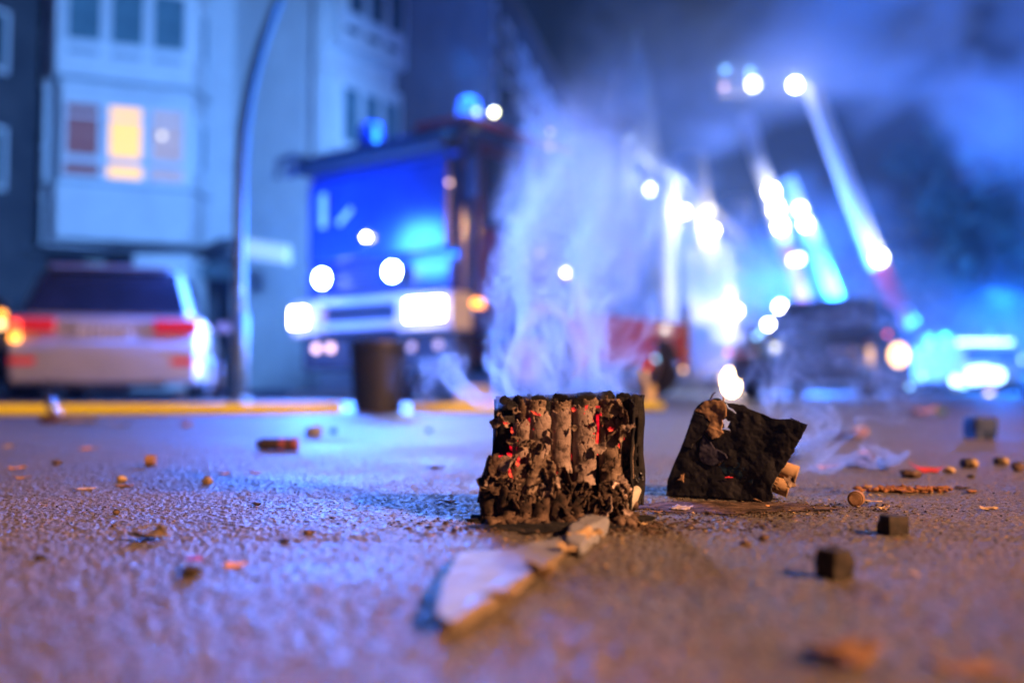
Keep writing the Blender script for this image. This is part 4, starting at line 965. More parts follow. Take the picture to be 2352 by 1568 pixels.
for k, (x, y, s_) in enumerate(((1150, 968, .9), (1140, 975, .7), (1185, 945, .7), (1260, 1010, .6), (1262, 990, .4), (1318, 985, .45), (1240, 1035, .9), (1425, 935, 1.0), (1438, 955, .9), (1410, 940, .8), (1385, 960, .5), (1425, 1000, .7), (1375, 1030, .6), (1390, 1068, .9), (1330, 1075, .5), (1215, 1025, .8), (1180, 1010, .6), (1118, 1095, .8), (1108, 1110, .9), (1445, 985, .6))):
    flake(x, y, .972, s_, 2000 + k)
# base crust and rubble
parts = []
for k in range(150):
    a = rng.random(); x = 1112 + 345 * a; Y = rng.uniform(.925, .985); s_ = rng.uniform(.002, .0065)
    V, Fq = lump(k, (s_ * rng.uniform(.8, 1.6), s_, s_ * rng.uniform(.5, 1.2)), 2, .7, 2.2)
    c_, s2 = math.cos(k), math.sin(k); V = V @ np.array([[c_, s2, 0], [-s2, c_, 0], [0, 0, 1]])
    parts.append((V + np.array([lx(x, Y), ly(Y), s_ * .5 + (max(0, Y - .945)) * rng.uniform(0, .45)]), Fq))
o = mesh_sum('char_rubble', parts, M_CHARB, cake); o['kind'] = 'stuff'
parts = []
for k in range(8):
    V, Fq = lump(700 + k, (.030, .016, .007), 4, .5, 3.0); parts.append((V + np.array([lx(1140 + 42 * k, .96), ly(.965), .0]), Fq))
o = mesh_sum('char_crust', parts, M_SOOT, cake); o['kind'] = 'stuff'
# inner ash heap behind the front row, keeps light from leaking through
V, Fq = lump(801, (.068, .05, .045), 5, .35, 4.0); link('ash_core', np_mesh('ash_core', V + np.array([0, .012, .02]), Fq, M_SOOT), cake)
# black ash patch in front
def patch(name, cx, cy, rx, ry, h, m, seed, label=None, cat=None, kind=None):
    n = 90; u = np.linspace(-1.3, 1.3, n); U, V_ = np.meshgrid(u, u)
    f = fbm(U * 2.6 + seed, V_ * 2.6, 0 * U, 4, seed); keep = np.hypot(U, V_) < 1 + .5 * f
    X = cx + U * rx; Y = cy + V_ * ry
    Z = .0011 + h * np.clip(1 - np.hypot(U, V_), 0, 1) + h * .8 * np.abs(fbm(X * 120, Y * 120, 0 * X, 4, seed + 2))
    i = np.arange(n * n).reshape(n, n); k = keep[:-1, :-1] & keep[1:, 1:] & keep[1:, :-1] & keep[:-1, 1:]
    Fq = np.stack([i[:-1, :-1], i[:-1, 1:], i[1:, 1:], i[1:, :-1]], -1)[k]
    used = np.unique(Fq); mp = -np.ones(n * n, int); mp[used] = np.arange(len(used))
    o = link(name, np_mesh(name, np.stack([X, Y, Z], -1).reshape(-1, 3)[used], mp[Fq], m)); return tag(o, label, cat, None, kind)
patch('ash_patch', at(1270, 1215, .91).x, .925, .068, .045, .003, M_SOOT, 3, 'black wet ash patch on the road under the charred battery', 'ash', 'stuff')
patch('brown_dust', at(1650, 1165, 1.07).x, 1.075, .11, .05, .0014, M_CHARB, 6, 'brown burnt dust on the road in front of the black box', 'ash', 'stuff')

# paper strip and foil curl at its right foot
M_PAPER = mat('grey_brown_paper', (.42, .38, .33), (.58, .53, .47), .7, scale=60, bump=.0004, bscale=300)
M_FOIL = mat('silver_foil_scrap', (.45, .46, .50), (.65, .65, .70), .25, .9, scale=80, bump=.0006, bscale=150)
pp = [at(1420, 1172, .985), at(1438, 1155, .98), at(1452, 1136, .985), at(1466, 1122, .99)]
for q in pp: q.z = max(q.z, .007)
tag(MB().path(pp, [.007, .0085, .0075, .004], 14).build('paper_roll', M_PAPER, smooth=True), 'pale flattened paper roll leaning against the right foot of the charred battery', 'paper')
V, Fq = crumpled(901, .009, 2.6, .12, 24, .3); o = link('foil_curl', np_mesh('foil_curl', V, Fq, M_FOIL), None, at(1462, 1092, 1.0), (R(60), R(-20), .4)); o.modifiers.new('thickness', 'SOLIDIFY').thickness = .0004
tag(o, 'small silvery curled foil sticking out right of the charred battery', 'foil')
V, Fq = crumpled(902, .011, .6, .2, 20, .4); o = link('torn_card_scrap', np_mesh('torn_card_scrap', V, Fq, mat('pinkish_card', (.6, .4, .36), (.75, .55, .5), .6, scale=90)), None, at(1425, 1126, .963), (R(75), R(15), .2)); o.modifiers.new('thickness', 'SOLIDIFY').thickness = .0008
tag(o, 'pinkish torn card scrap at the lower right corner of the charred battery', 'card scrap')

# ---------------------------------------------------------------- torn black box
M_BOXK = mat('black_printed_card', (.010, .010, .014), (.022, .020, .026), .55, scale=25, bump=.0004, bscale=220, spec=.45)
M_BROWNC = mat('raw_brown_cardboard', (.30, .17, .10), (.42, .26, .16), .85, scale=70, bump=.0008, bscale=200)
M_TORN = mat('dark_blue_torn_layer', (.030, .032, .075), (.045, .040, .085), .8, scale=40, bump=.0005, bscale=200)
M_LABEL = mat('dark_teal_label', (.003, .022, .055), (.004, .03, .07), .6, scale=30)
M_PRINT = mat('dark_label_print', (.004, .006, .012), (.006, .010, .02), .6, scale=30)
box = empty('firework_box', (.238, 1.17, 0), label='torn black cardboard firework box tipped over at right with brown tubes sticking out', cat='firework box')
BL = Vector(box.location)
# pixel outlines traced in a 2117x1568 view -> photo units
def z1p(x, y): return ((2280 + x / 3.92) / 1.50638, (1360 + y / 3.92) / 1.50638)
def pt_depth(x, y): return 1.185 - .065 * (x - 1533) / 240 + .018 * (1150 - y) / 230
def inside(px, py, poly):
    c = np.zeros(px.shape, bool); n = len(poly); j = n - 1
    for i in range(n):
        xi, yi = poly[i]; xj, yj = poly[j]
        cond = ((yi > py) != (yj > py)) & (px < (xj - xi) * (py - yi) / (yj - yi + 1e-12) + xi)
        c ^= cond; j = i
    return c
def atv(x, y, d):
    v = (784 - y) / F; ca_, sa_ = math.cos(PITCH), math.sin(PITCH); t = d / (ca_ - sa_ * v)
    return t * (x - 1176) / F, d, CH + t * (sa_ + ca_ * v)
def sheet(name, poly, m, off=0.0, amp=.002, seed=1, holes=(), step=1.5, th=.0014, rag=1.6, curl=None):
    poly = [z1p(*q) for q in poly]; holes = [[z1p(*q) for q in h] for h in holes]
    xs = [q[0] for q in poly]; ys = [q[1] for q in poly]
    X, Y = np.meshgrid(np.arange(min(xs) - 3, max(xs) + 3, step), np.arange(min(ys) - 3, max(ys) + 3, step))
    wx = X + rag * fbm(X / 9, Y / 9, 0 * X, 3, seed); wy = Y + rag * fbm(X / 9, Y / 9, 0 * X + 5, 3, seed + 1)
    k = inside(wx, wy, poly)
    for h in holes: k &= ~inside(wx, wy, h)
    D = pt_depth(X, Y) + off + .0026 * fbm(X / 45, Y / 45, 0 * X, 4, 3) + .0005 * np.abs(fbm(X / 22, Y / 22, 0 * X, 3, 8)) + amp * .35 * fbm(X / 14, Y / 14, 0 * X, 3, seed + 2)
    if curl is not None: D = D + curl(X, Y)
    wxyz = np.stack(atv(X, Y, D), -1) - np.array(BL[:]); wxyz[..., 2] = np.maximum(wxyz[..., 2], .0012)
    n0, n1 = X.shape; i = np.arange(n0 * n1).reshape(n0, n1)
    kk = k[:-1, :-1] & k[1:, 1:] & k[1:, :-1] & k[:-1, 1:]
    Fq = np.stack([i[:-1, :-1], i[:-1, 1:], i[1:, 1:], i[1:, :-1]], -1)[kk]
    used = np.unique(Fq); mp = -np.ones(n0 * n1, int); mp[used] = np.arange(len(used))
    o = link(name, np_mesh(name, wxyz.reshape(-1, 3)[used], mp[Fq], m), box)
    if th: s = o.modifiers.new('thickness', 'SOLIDIFY'); s.thickness = th; s.offset = -1
    return o
front_poly = [(105, 1395), (108, 1340), (120, 1180), (180, 1040), (250, 880), (340, 660), (400, 480), (440, 350), (485, 225), (520, 180), (590, 110), (690, 85), (760, 60), (840, 70), (880, 110), (930, 135), (1050, 140), (1150, 148), (1210, 205), (1330, 250), (1450, 290), (1560, 340), (1600, 352), (1700, 345), (1780, 342), (1850, 375), (1940, 395), (2025, 425), (1990, 500), (1950, 590), (1900, 680), (1840, 770), (1862, 775), (1800, 850), (1740, 950), (1660, 1060), (1580, 1180), (1530, 1300), (1560, 1390), (1545, 1440), (1520, 1475), (1450, 1480), (1300, 1465), (1000, 1430), (600, 1405), (300, 1400)]
hole = [(870, 360), (910, 345), (930, 375), (965, 380), (945, 420), (935, 465), (975, 510), (890, 488), (860, 495), (880, 460), (890, 420), (868, 385)]
rip = [(925, 140), (945, 190), (1000, 215), (1050, 262), (1045, 268), (990, 228), (935, 205), (918, 150)]
tear = [(485, 240), (600, 118), (700, 90), (860, 100), (915, 180), (935, 300), (880, 360), (860, 470), (885, 530), (820, 600), (715, 635), (700, 580), (640, 520), (690, 380), (600, 290), (500, 245)]
sheet('front_panel', front_poly, M_BOXK, 0, .0022, 1, [hole, rip], rag=1.6)
sheet('raw_torn_layer', tear, M_BROWNC, -.0022, .0030, 41, [hole, rip], rag=3.2)
sheet('raw_torn_layer', [(470, 245), (520, 175), (590, 112), (690, 86), (800, 75), (880, 112), (925, 170), (955, 300), (985, 520), (900, 620), (700, 660), (620, 540), (560, 420)], M_BROWNC, .0030, .0035, 5, [hole, rip, [(640, 110), (720, 40), (800, 30), (790, 80), (700, 120)]], rag=3)
sheet('torn_flap', [(640, 500), (705, 455), (800, 480), (885, 530), (840, 570), (820, 600), (720, 632), (705, 560)], M_BROWNC, -.0035, .0015, 7)
sheet('blue_torn_layer', [(600, 560), (700, 640), (760, 740), (915, 820), (940, 880), (860, 930), (760, 980), (700, 990), (600, 950), (540, 880), (560, 700)], M_TORN, -.0016, .0022, 11)
sheet('left_fold', [(485, 235), (520, 270), (600, 300), (690, 385), (640, 520), (580, 610), (480, 680), (440, 760), (330, 720), (400, 490), (440, 350)], M_BOXK, -.0020, .002, 13)
# label ellipse with turned print
el = [(1040 + 260 * math.cos(a) * math.cos(.55) - 150 * math.sin(a) * math.sin(.55), 1080 + 260 * math.cos(a) * math.sin(.55) + 150 * math.sin(a) * math.cos(.55)) for a in [2 * math.pi * k / 40 for k in range(40)]]
sheet('oval_label', [(800, 990), (860, 940), (960, 922), (1080, 940), (1190, 1000), (1260, 1080), (1285, 1160), (1265, 1230), (1215, 1250), (1120, 1190), (1030, 1150), (880, 1100), (810, 1030)], M_LABEL, -.0012, .0005, 15, th=.0004, rag=.8)
for (x, y) in ((1010, 1000), (995, 1040), (980, 1080), (1130, 1010), (1110, 1045), (1090, 1085), (1190, 1100), (1180, 1140), (1165, 1180)):
    sheet('label_print', [(x - 16, y - 14), (x + 18, y + 2), (x + 10, y + 20), (x - 24, y + 4)], M_PRINT, -.0022, .0003, int(x), th=.0003, rag=.5)
sheet('ember_slit', [(890, 1128), (960, 1126), (1035, 1140), (1030, 1152), (960, 1150), (900, 1146)], mat('deep_red_ember', (.05, .0, .0), None, .9, emit=(1, .03, .03), estr=.9), -.0035, .0003, 17, th=.0004, rag=1)
sheet('small_torn_spot', [(300, 1100), (350, 1085), (340, 1220), (290, 1190), (225, 1190), (280, 1160)], M_BROWNC, -.0028, .002, 19, rag=2)
sheet('top_spike', [(640, 110), (690, 70), (715, 20), (760, -20), (800, -30), (770, 0), (745, 30), (740, 60), (700, 90), (660, 115)], M_CHARB, .002, .002, 20, rag=2)
sheet('top_spike', [(870, 110), (860, 60), (885, 40), (898, 80), (890, 115)], M_BROWNC, .002, .001, 22, rag=1)
sheet('corner_splinter', [(1760, 305), (1800, 330), (1900, 375), (1950, 398), (1850, 380), (1790, 350)], M_BOXK, -.003, .001, 24, rag=1)
sheet('bottom_sliver', [(1240, 1420), (1320, 1430), (1450, 1475), (1380, 1465), (1290, 1450)], M_BROWNC, -.008, .001, 26, rag=1)
# left, back, bottom panels give the box its depth
def bl(x, y, dd=0.0): a_, b_ = z1p(x, y); q = Vector(atv(a_, b_, float(pt_depth(a_, b_)) + dd)) - BL; q.z = max(q.z, .0015); return tuple(q)
dp = Vector((.028, .10, 0))
Lp = [bl(110, 1390), bl(122, 1180), bl(340, 660), bl(485, 230)]
wall_sheet('left_panel', Lp, [tuple(Vector(q) + dp) for q in Lp], M_BOXK, 40, 16, .0012, 31, .0014, 0, box)
Bp = [tuple(Vector(q) + dp) for q in (bl(110, 1390), bl(1500, 1460))]; Bt = [tuple(Vector(q) + dp + Vector((0, 0, -.02))) for q in (bl(500, 330), bl(1900, 600))]
wall_sheet('back_panel', Bp, Bt, M_BOXK, 50, 40, .002, 32, .0014, .006, box)
wall_sheet('bottom_panel', [bl(115, 1390), bl(1500, 1460)], Bp, M_BOXK, 40, 12, .0006, 33, .0014, 0, box)
# tubes inside, mouths to the right
ax = Vector((.88, -.30, -.33)).normalized()
def box_tube(c, Lt, seed, m=M_BROWNC, r=.0098, jag=.03, crack=0):
    o = burnt_tube(box, 'cardboard_tube', 0, 0, 0, Lt, r, m, seed, (0, 0), jag, crack, .35, 56, 40, .0019)
    o.rotation_mode = 'QUATERNION'; o.rotation_quaternion = ax.to_track_quat('Z', 'Y'); o.location = Vector(c) - ax * Lt; return o
M_TUBEC = mat('brown_tube_card', (.34, .20, .11), (.46, .29, .17), .8, scale=60, bump=.0004, bscale=250)
t1 = at(1834, 1091, 1.150) - BL; t2 = at(1815, 1124, 1.150) - BL
box_tube(t1, .06, 1, M_TUBEC); box_tube(t2 + Vector((0, 0, .0)), .06, 2, M_TUBEC, crack=.3)
box_tube(t1 + Vector((-.010, .016, .012)), .08, 3, M_CHARB, jag=.3, crack=1); box_tube(t1 + Vector((-.006, .020, -.010)), .08, 4, M_CHARB, jag=.2)
box_tube(t2 + Vector((-.016, -.004, .006)), .07, 5, M_CHARB, jag=.35, crack=1); box_tube(t1 + Vector((-.02, .035, .014)), .07, 6, M_CHARB, jag=.2)
o = flake(0, 0, 1, 1, 5); o.parent = box; o.data = FM[0]; o.location = at(1812, 1108, 1.130) - BL; o.scale = (.9, .9, 1); o.name = 'torn_tube_paper'
# ---------------------------------------------------------------- litter on the road
M_TAN = mat('tan_card_bit', (.42, .27, .15), (.55, .38, .22), .8, scale=150, bump=.0004, bscale=400)
M_ORANGE = mat('orange_paper', (.62, .25, .08), (.70, .34, .14), .7, scale=80, bump=.0004, bscale=300)
M_BROWN = mat('brown_clay', (.22, .11, .06), (.34, .19, .11), .85, scale=200, bump=.0006, bscale=500)
M_REDPAP = mat('red_torn_paper', (.60, .05, .05), (.50, .04, .05), .6, scale=60, bump=.0004, bscale=200)
M_BLKC = mat('black_charred_cube', (.012, .009, .009), (.04, .025, .02), .8, scale=120, bump=.0008, bscale=260)
M_BLUEB = mat('dark_blue_card', (.01, .03, .12), (.015, .04, .16), .6, scale=20)
M_MAG = mat('magenta_scrap', (.35, .03, .12), (.25, .03, .10), .6, scale=80)
M_WHITEC = mat('white_blue_card', (.26, .26, .31), (.20, .20, .24), .6, scale=30, bump=.0006, bscale=120)
M_EDGE = mat('corrugated_brown_edge', (.12, .085, .06), (.28, .20, .13), .85, scale=60, bump=.002, bscale=90)

def gpos(x, y):  # point on the road under photo pixel
    lo, hi = .2, 60
    for _ in range(40):
        md = (lo + hi) / 2
        if at(x, y, md).z < 0: hi = md
        else: lo = md
    return at(x, y, lo)
def clod(x, y, wpx, hpx, m, name, label, cat, seed, amp=.4, dep=None, group=None):
    q = gpos(x, y); s = q.y / F; a, b = wpx * s / 2, hpx * s / 2
    V, Fq = lump(seed, (a, (dep or a) if dep else a, b), 3, amp, 1.8, .85)
    o = link(name, np_mesh(name, V, Fq, m), None, (q.x, q.y, b * .8)); return tag(o, label, cat, group)
def chip(x, y, wpx, hpx, m, name, label, cat, seed, bend=.6, tilt=.25, th=.0006, group=None):
    q = gpos(x, y); s = q.y / F; w_ = wpx * s / 2 * 1.15
    V, Fq = crumpled(seed, w_, bend, .16, 16, .4, 1.0); V = V * np.array([1, .8, 1]); V[:, 2] *= (hpx * s) / max(V[:, 2].max() - V[:, 2].min(), 1e-5) * .8
    V[:, 2] -= V[:, 2].min()
    o = link(name, np_mesh(name, V, Fq, m), None, (q.x, q.y, .0008), (0, 0, seed * 1.7)); md = o.modifiers.new('thickness', 'SOLIDIFY'); md.thickness = th
    return tag(o, label, cat, group)
def cube_bit(x, y, wpx, hpx, m, name, label, cat, rz, lean=.0):
    q = gpos(x, y); s = q.y / F; a, b = wpx * s, hpx * s
    bm = bmesh.new(); bmesh.ops.create_cube(bm, size=1); bmesh.ops.subdivide_edges(bm, edges=bm.edges, cuts=7, use_grid_fill=True)
    bmesh.ops.scale(bm, vec=(a * .84, a * .80, b), verts=bm.verts)
    for v in bm.verts:
        nn_ = fbm(np.array([v.co.x / a * 2.5 + rz * 9]), np.array([v.co.y / a * 2.5]), np.array([v.co.z / a * 2.5]), 3, int(x))[0]
        v.co *= 1 + .24 * nn_
    me = bpy.data.meshes.new(name); bm.to_mesh(me); bm.free(); me.materials.append(m); me.polygons.foreach_set('use_smooth', np.ones(len(me.polygons), bool))
    o = link(name, me, None, (q.x, q.y + a * .3, b * .49), (lean, 0, rz)); bv = o.modifiers.new('soft', 'BEVEL'); bv.width = a * .03; bv.segments = 2; bv.limit_method = 'ANGLE'
    return tag(o, label, cat)
def plug(x, y, rpx, lng, m, name, label, cat, ang, wide=1):
    q = gpos(x, y); r = rpx * q.y / F
    d = Vector((math.cos(ang), math.sin(ang), 0)); p0 = Vector((q.x, q.y, r)); g = MB().tube(p0, p0 + d * r * lng, r, n=26)
    g.tube(p0 - d * r * .04, p0, r * .78, r * .86, n=20)
    return tag(g.build(name, m, bevel=r * .12), label, cat)

# right side
pl = plug(1965, 1164, 18, 1.3, M_BROWN, 'clay_plug', 'round brown clay plug with dark face lying right of the black box', 'plug', R(62))
g = gpos(1990, 1160); V, Fq = crumpled(31, .016, .8, .12, 18, .3, 1.5)
o = link('plug_tail', np_mesh('plug_tail', V * np.array([1, .35, .5]), Fq, M_TAN), pl, (g.x + .004, g.y + .006, .004), (0, .12, .15)); o.modifiers.new('thickness', 'SOLIDIFY').thickness = .0008
cube_bit(2058, 1229, 58, 44, M_BLKC, 'charred_cube', 'small black charred cube right of centre beyond the larger one', 'charred cube', .25)
cube_bit(1925, 1331, 76, 70, M_BLKC, 'charred_cube', 'larger blurred black charred cube in the near right foreground', 'charred cube', .5, .08)
cube_bit(2261, 1009, 60, 50, M_BLUEB, 'cardboard_block', 'dark blue block standing on the road near the right edge', 'block', .1)
chip(2133, 1084, 84, 30, M_REDPAP, 'torn_paper', 'red torn paper wedge lying on the road at right', 'paper', 33, 1.0)
clod(2180, 1086, 26, 16, M_TAN, 'paper_wad', 'tan wad at the right end of the red torn paper', 'wad', 34)
chip(2115, 954, 90, 46, M_ORANGE, 'orange_cloth', 'blurred orange crumpled cloth far back on the road at right', 'cloth', 35, 1.4, group=None)
chip(2160, 956, 34, 22, mat('dull_green_scrap', (.12, .25, .15), (.15, .3, .2), .7), 'green_scrap', 'dull green scrap beside the blurred orange cloth', 'scrap', 36, 1.0)
chip(1945, 1008, 120, 34, mat('red_brown_rag', (.5, .16, .08), (.35, .12, .07), .8, scale=40), 'rag', 'blurred red brown rag behind the black box on the right', 'rag', 37, 1.0)
clod(1972, 1002, 40, 26, M_TAN, 'rag_knot', 'yellowish knot on the right end of the red brown rag', 'rag', 38)
clod(1965, 1073, 44, 24, M_CHARB, 'burnt_clod', 'left of two dark clods behind the clay plug', 'clod', 39, .6)
clod(1990, 1066, 40, 26, M_CHARB, 'burnt_clod', 'right one of two dark clods with an orange fleck on top', 'clod', 40, .6)
clod(1984, 1050, 30, 16, M_ORANGE, 'orange_fleck', 'orange fleck lying behind the two dark clods', 'fleck', 41, .5)
plug(2026, 1079, 13, 1.2, M_BLKC, 'dark_plug', 'small dark round plug between the dark clods and the red paper', 'plug', R(50))
chip(1900, 1078, 60, 16, M_ORANGE, 'orange_shreds', 'orange shreds at the foot of the drifting smoke behind the box', 'shreds', 42, .7)
for (x, y, r_, lbl) in ((2212, 1075, 11, 'dark stubby plug with tan end, nearer of two right of the red paper'), (2288, 1068, 9, 'dark stubby plug with tan end, farther right of the two')):
    pg = plug(x, y, r_, 2.2, M_BLKC, 'stubby_plug', lbl, 'plug', R(20)); q = gpos(x + 1.4 * r_, y); rr_ = r_ * q.y / F
    MB().sphere((q.x + rr_ * .9, q.y, rr_), rr_ * .95, 12, 8).build('tan_end', M_TAN, pg, smooth=True)
clod(2338, 1082, 26, 24, M_CHARB, 'burnt_clod', 'dark brown clod touching the right edge of the picture', 'clod', 45, .5)
clod(2090, 1096, 44, 20, M_CHARB, 'burnt_clod', 'low dark brown clod under the red torn paper', 'clod', 46, .7)
clod(2230, 1098, 16, 10, M_BLKC, 'burnt_bit', 'little black bit below the nearer dark cap', 'bit', 47, .5)
for k, (x, y, s_) in enumerate(((2050, 1128, 46), (2085, 1125, 50), (2110, 1122, 44), (2130, 1128, 50))):
    pass
parts = []
q = gpos(2085, 1130)
for k in range(220):
    V, Fq = lump(900 + k, (.0045 * rng.uniform(.15, 1.3), .003 * rng.uniform(.15, 1.2), .0022 * rng.uniform(.15, 1.2)), 2, 1.1, 2.6)
    parts.append((V + np.array([q.x + rng.gauss(0, .024), q.y + rng.gauss(0, .008), .0015 + abs(rng.gauss(0, .0022))]), Fq))
o = mesh_sum('orange_crumbs', parts, mat('rusty_crumbs', (.34, .13, .05), (.16, .07, .03), .85, scale=300)); tag(o, 'low heap of fluffy orange brown crumbs right of the clay plug', 'crumbs', None, 'stuff')
chip(2028, 1172, 34, 14, M_TAN, 'card_chip', 'small tan brown chip just above the smaller charred cube', 'chip', 48, .7)
clod(2033, 1166, 16, 12, M_CHARB, 'burnt_bit', 'dark bit resting behind the smaller charred cube', 'bit', 49, .6)
clod(2234, 1132, 18, 10, M_CHARB, 'burnt_bit', 'dark speck right of the orange crumbs', 'bit', 50, .6)
chip(2210, 1123, 36, 7, M_CHARB, 'charred_chip', 'flat dark chip right of the orange crumbs', 'chip', 51, .5)
clod(1990, 1122, 24, 10, M_BROWN, 'brown_chip', 'brown chip behind the round clay plug', 'chip', 52, .6)
chip(2270, 1172, 44, 10, M_TAN, 'tan_shred', 'pale tan shred right of the smaller charred cube', 'shred', 53, .6)
M_MUTED = mat('muted_brown_leaf', (.30, .15, .06), (.16, .08, .04), .8, scale=40)
chip(1935, 1520, 190, 60, M_MUTED, 'curled_leaf', 'blurred orange brown curled leaf close to the camera at lower right', 'leaf', 54, 1.3)
chip(2235, 1545, 170, 18, M_MUTED, 'orange_flake', 'blurred flat orange flake in the lower right corner', 'flake', 55, .3)
chip(1475, 1208, 26, 14, M_TAN, 'tan_chip', 'light tan chip on the road just right of the charred battery', 'chip', 56, .8)
chip(1506, 1180, 36, 10, M_BROWN, 'brown_chip', 'brown chip between the two burnt boxes', 'chip', 57, .5)
chip(1560, 1172, 70, 12, mat('mauve_paper', (.4, .33, .42), (.5, .42, .5), .7, scale=50), 'flat_paper', 'flat mauve paper scrap in front of the black box', 'paper', 58, .3)
clod(1762, 1166, 12, 8, M_ORANGE, 'orange_speck', 'tiny orange speck under the right corner of the black box', 'speck', 59, .4)
# left side
q = gpos(640, 1034)
sh = empty('spent_shell', (q.x, q.y, .013), label='dark spent tube with reddish bands lying on the road left of centre', cat='tube')
MB().tube((-.035, 0, 0), (.036, 0, 0), .0125, n=22).build('casing', M_BLKC, sh, bevel=.002)
MB().tube((.002, 0, 0), (.016, 0, 0), .0132, n=22).build('band', mat('red_brown_band', (.28, .07, .07), (.2, .06, .06), .6), sh)
MB().tube((.028, 0, 0), (.040, 0, 0), .0134, n=22).build('band', MATS['red_brown_band'], sh)
MB().tube((-.044, .002, 0), (-.034, 0, 0), .009, .0125, n=18).build('crimped_end', M_BLKC, sh)
clod(722, 1001, 38, 26, M_WHITEC, 'white_shell', 'white rounded shard on the road beyond the dark spent tube', 'shard', 60, .4)
clod(766, 996, 18, 16, M_BLUEB, 'dark_blue_bit', 'dark blue bit right of the white rounded shard', 'bit', 61, .3)
plug(335, 1070, 13, 1.6, M_BROWN, 'brown_plug', 'short brown plug lying on the road at left', 'plug', R(8))
clod(280, 1106, 22, 16, M_TAN, 'tan_stone', 'light tan nugget left of centre, nearest to the left plug', 'stone', 62, .35)
clod(476, 1111, 22, 18, M_TAN, 'tan_stone', 'pointed tan nugget lying right of the other tan nugget', 'stone', 63, .5)
clod(132, 1067, 22, 12, M_CHARB, 'burnt_bit', 'dark burnt bit left of the brown plug', 'bit', 64, .5)
chip(48, 1100, 44, 8, M_BROWN, 'brown_flake', 'flat brown flake near the left edge', 'flake', 65, .5)
chip(20, 1028, 34, 8, M_TAN, 'tan_flake', 'tan flake touching the left edge below the yellow hose', 'flake', 66, .4)
chip(40, 1077, 36, 8, M_ORANGE, 'orange_flake', 'orange flake above the brown flake near the left edge', 'flake', 67, .4)
chip(205, 1032, 60, 7, M_ORANGE, 'orange_strip', 'faint orange strip beyond the brown plug at left', 'strip', 68, .2)
chip(345, 1240, 100, 36, mat('dark_gold_shard', (.30, .22, .12), (.12, .09, .07), .35, scale=40), 'curled_shard', 'curled brown and dark shard like a half shell at left foreground', 'shard', 69, 1.6)
clod(267, 1182, 16, 14, M_CHARB, 'burnt_bit', 'small black crumb above the curled shard', 'bit', 70, .4)
clod(262, 1210, 12, 8, M_CHARB, 'burnt_bit', 'tiny dark crumb just left of the curled shard', 'bit', 71, .4)
clod(440, 1322, 48, 26, M_BLKC, 'dark_scrap', 'dark scrap with magenta top in the left foreground', 'scrap', 72, .4)
chip(442, 1306, 52, 12, M_MAG, 'magenta_scrap', 'magenta paper lying on the dark scrap at left foreground', 'scrap', 73, .8).location.z = .006
chip(540, 1301, 66, 10, M_ORANGE, 'orange_sliver', 'orange sliver right of the magenta scrap', 'sliver', 74, .4)
clod(655, 1245, 26, 10, M_BLKC, 'black_crumb', 'black crumb below the dark spent tube, left one of two', 'crumb', 75, .4)
clod(708, 1227, 24, 12, M_CHARB, 'brown_crumb', 'brown crumb right of the black crumb, left of the blue glints', 'crumb', 76, .4)
clod(92, 1285, 26, 14, M_BLKC, 'black_crumb', 'blurred black crumb in the lower left foreground', 'crumb', 77, .4)
chip(1030, 1154, 38, 8, M_BROWN, 'brown_strip', 'flat brown strip just left of the charred battery', 'strip', 78, .2)
chip(590, 1161, 22, 8, M_CHARB, 'dark_sliver', 'thin dark sliver standing up in the middle of the left road', 'sliver', 79, .9)
chip(515, 1090, 22, 6, M_ORANGE, 'orange_crumb', 'orange crumb, left of the pair beyond the pointed nugget', 'crumb', 80, .4)
chip(588, 1088, 24, 6, M_ORANGE, 'orange_crumb', 'orange crumb, right of the pair beyond the pointed nugget', 'crumb', 81, .4)
chip(195, 1125, 60, 5, M_TAN, 'tan_sliver', 'thin tan sliver below the left tan nugget', 'sliver', 82, .3)
chip(285, 1118, 40, 6, M_BROWN, 'brown_sliver', 'brown sliver beside the shadow of the left tan nugget', 'sliver', 83, .4)
clod(428, 980, 26, 14, M_BROWN, 'brown_clod', 'blurred brown clod just in front of the yellow hose', 'clod', 84, .4)
clod(1405, 1180, 16, 10, M_TAN, 'tan_crumb', 'tan crumb at the right foot of the charred battery', 'crumb', 85, .5)
clod(1340, 1222, 20, 8, M_CHARB, 'black_crumb', 'black crumb in the wet ash in front of the battery', 'crumb', 86, .5)
chip(1000, 1076, 0 + 46, 6, M_CHARB, 'dark_strip', 'dark strip on the road left behind the charred battery', 'strip', 87, .2)
clod(986, 992, 16, 12, M_BLUEB, 'dark_blue_bit', 'small dark bit alone on the bright road behind the battery', 'bit', 88, .4)
clod(1755, 1240, 22, 14, M_CHARB, 'burnt_bit', 'dark crumb in front of the black box towards the camera', 'bit', 89, .5)
clod(1712, 1252, 24, 12, M_CHARB, 'burnt_bit', 'second dark crumb left of the one before the black box', 'bit', 90, .5)

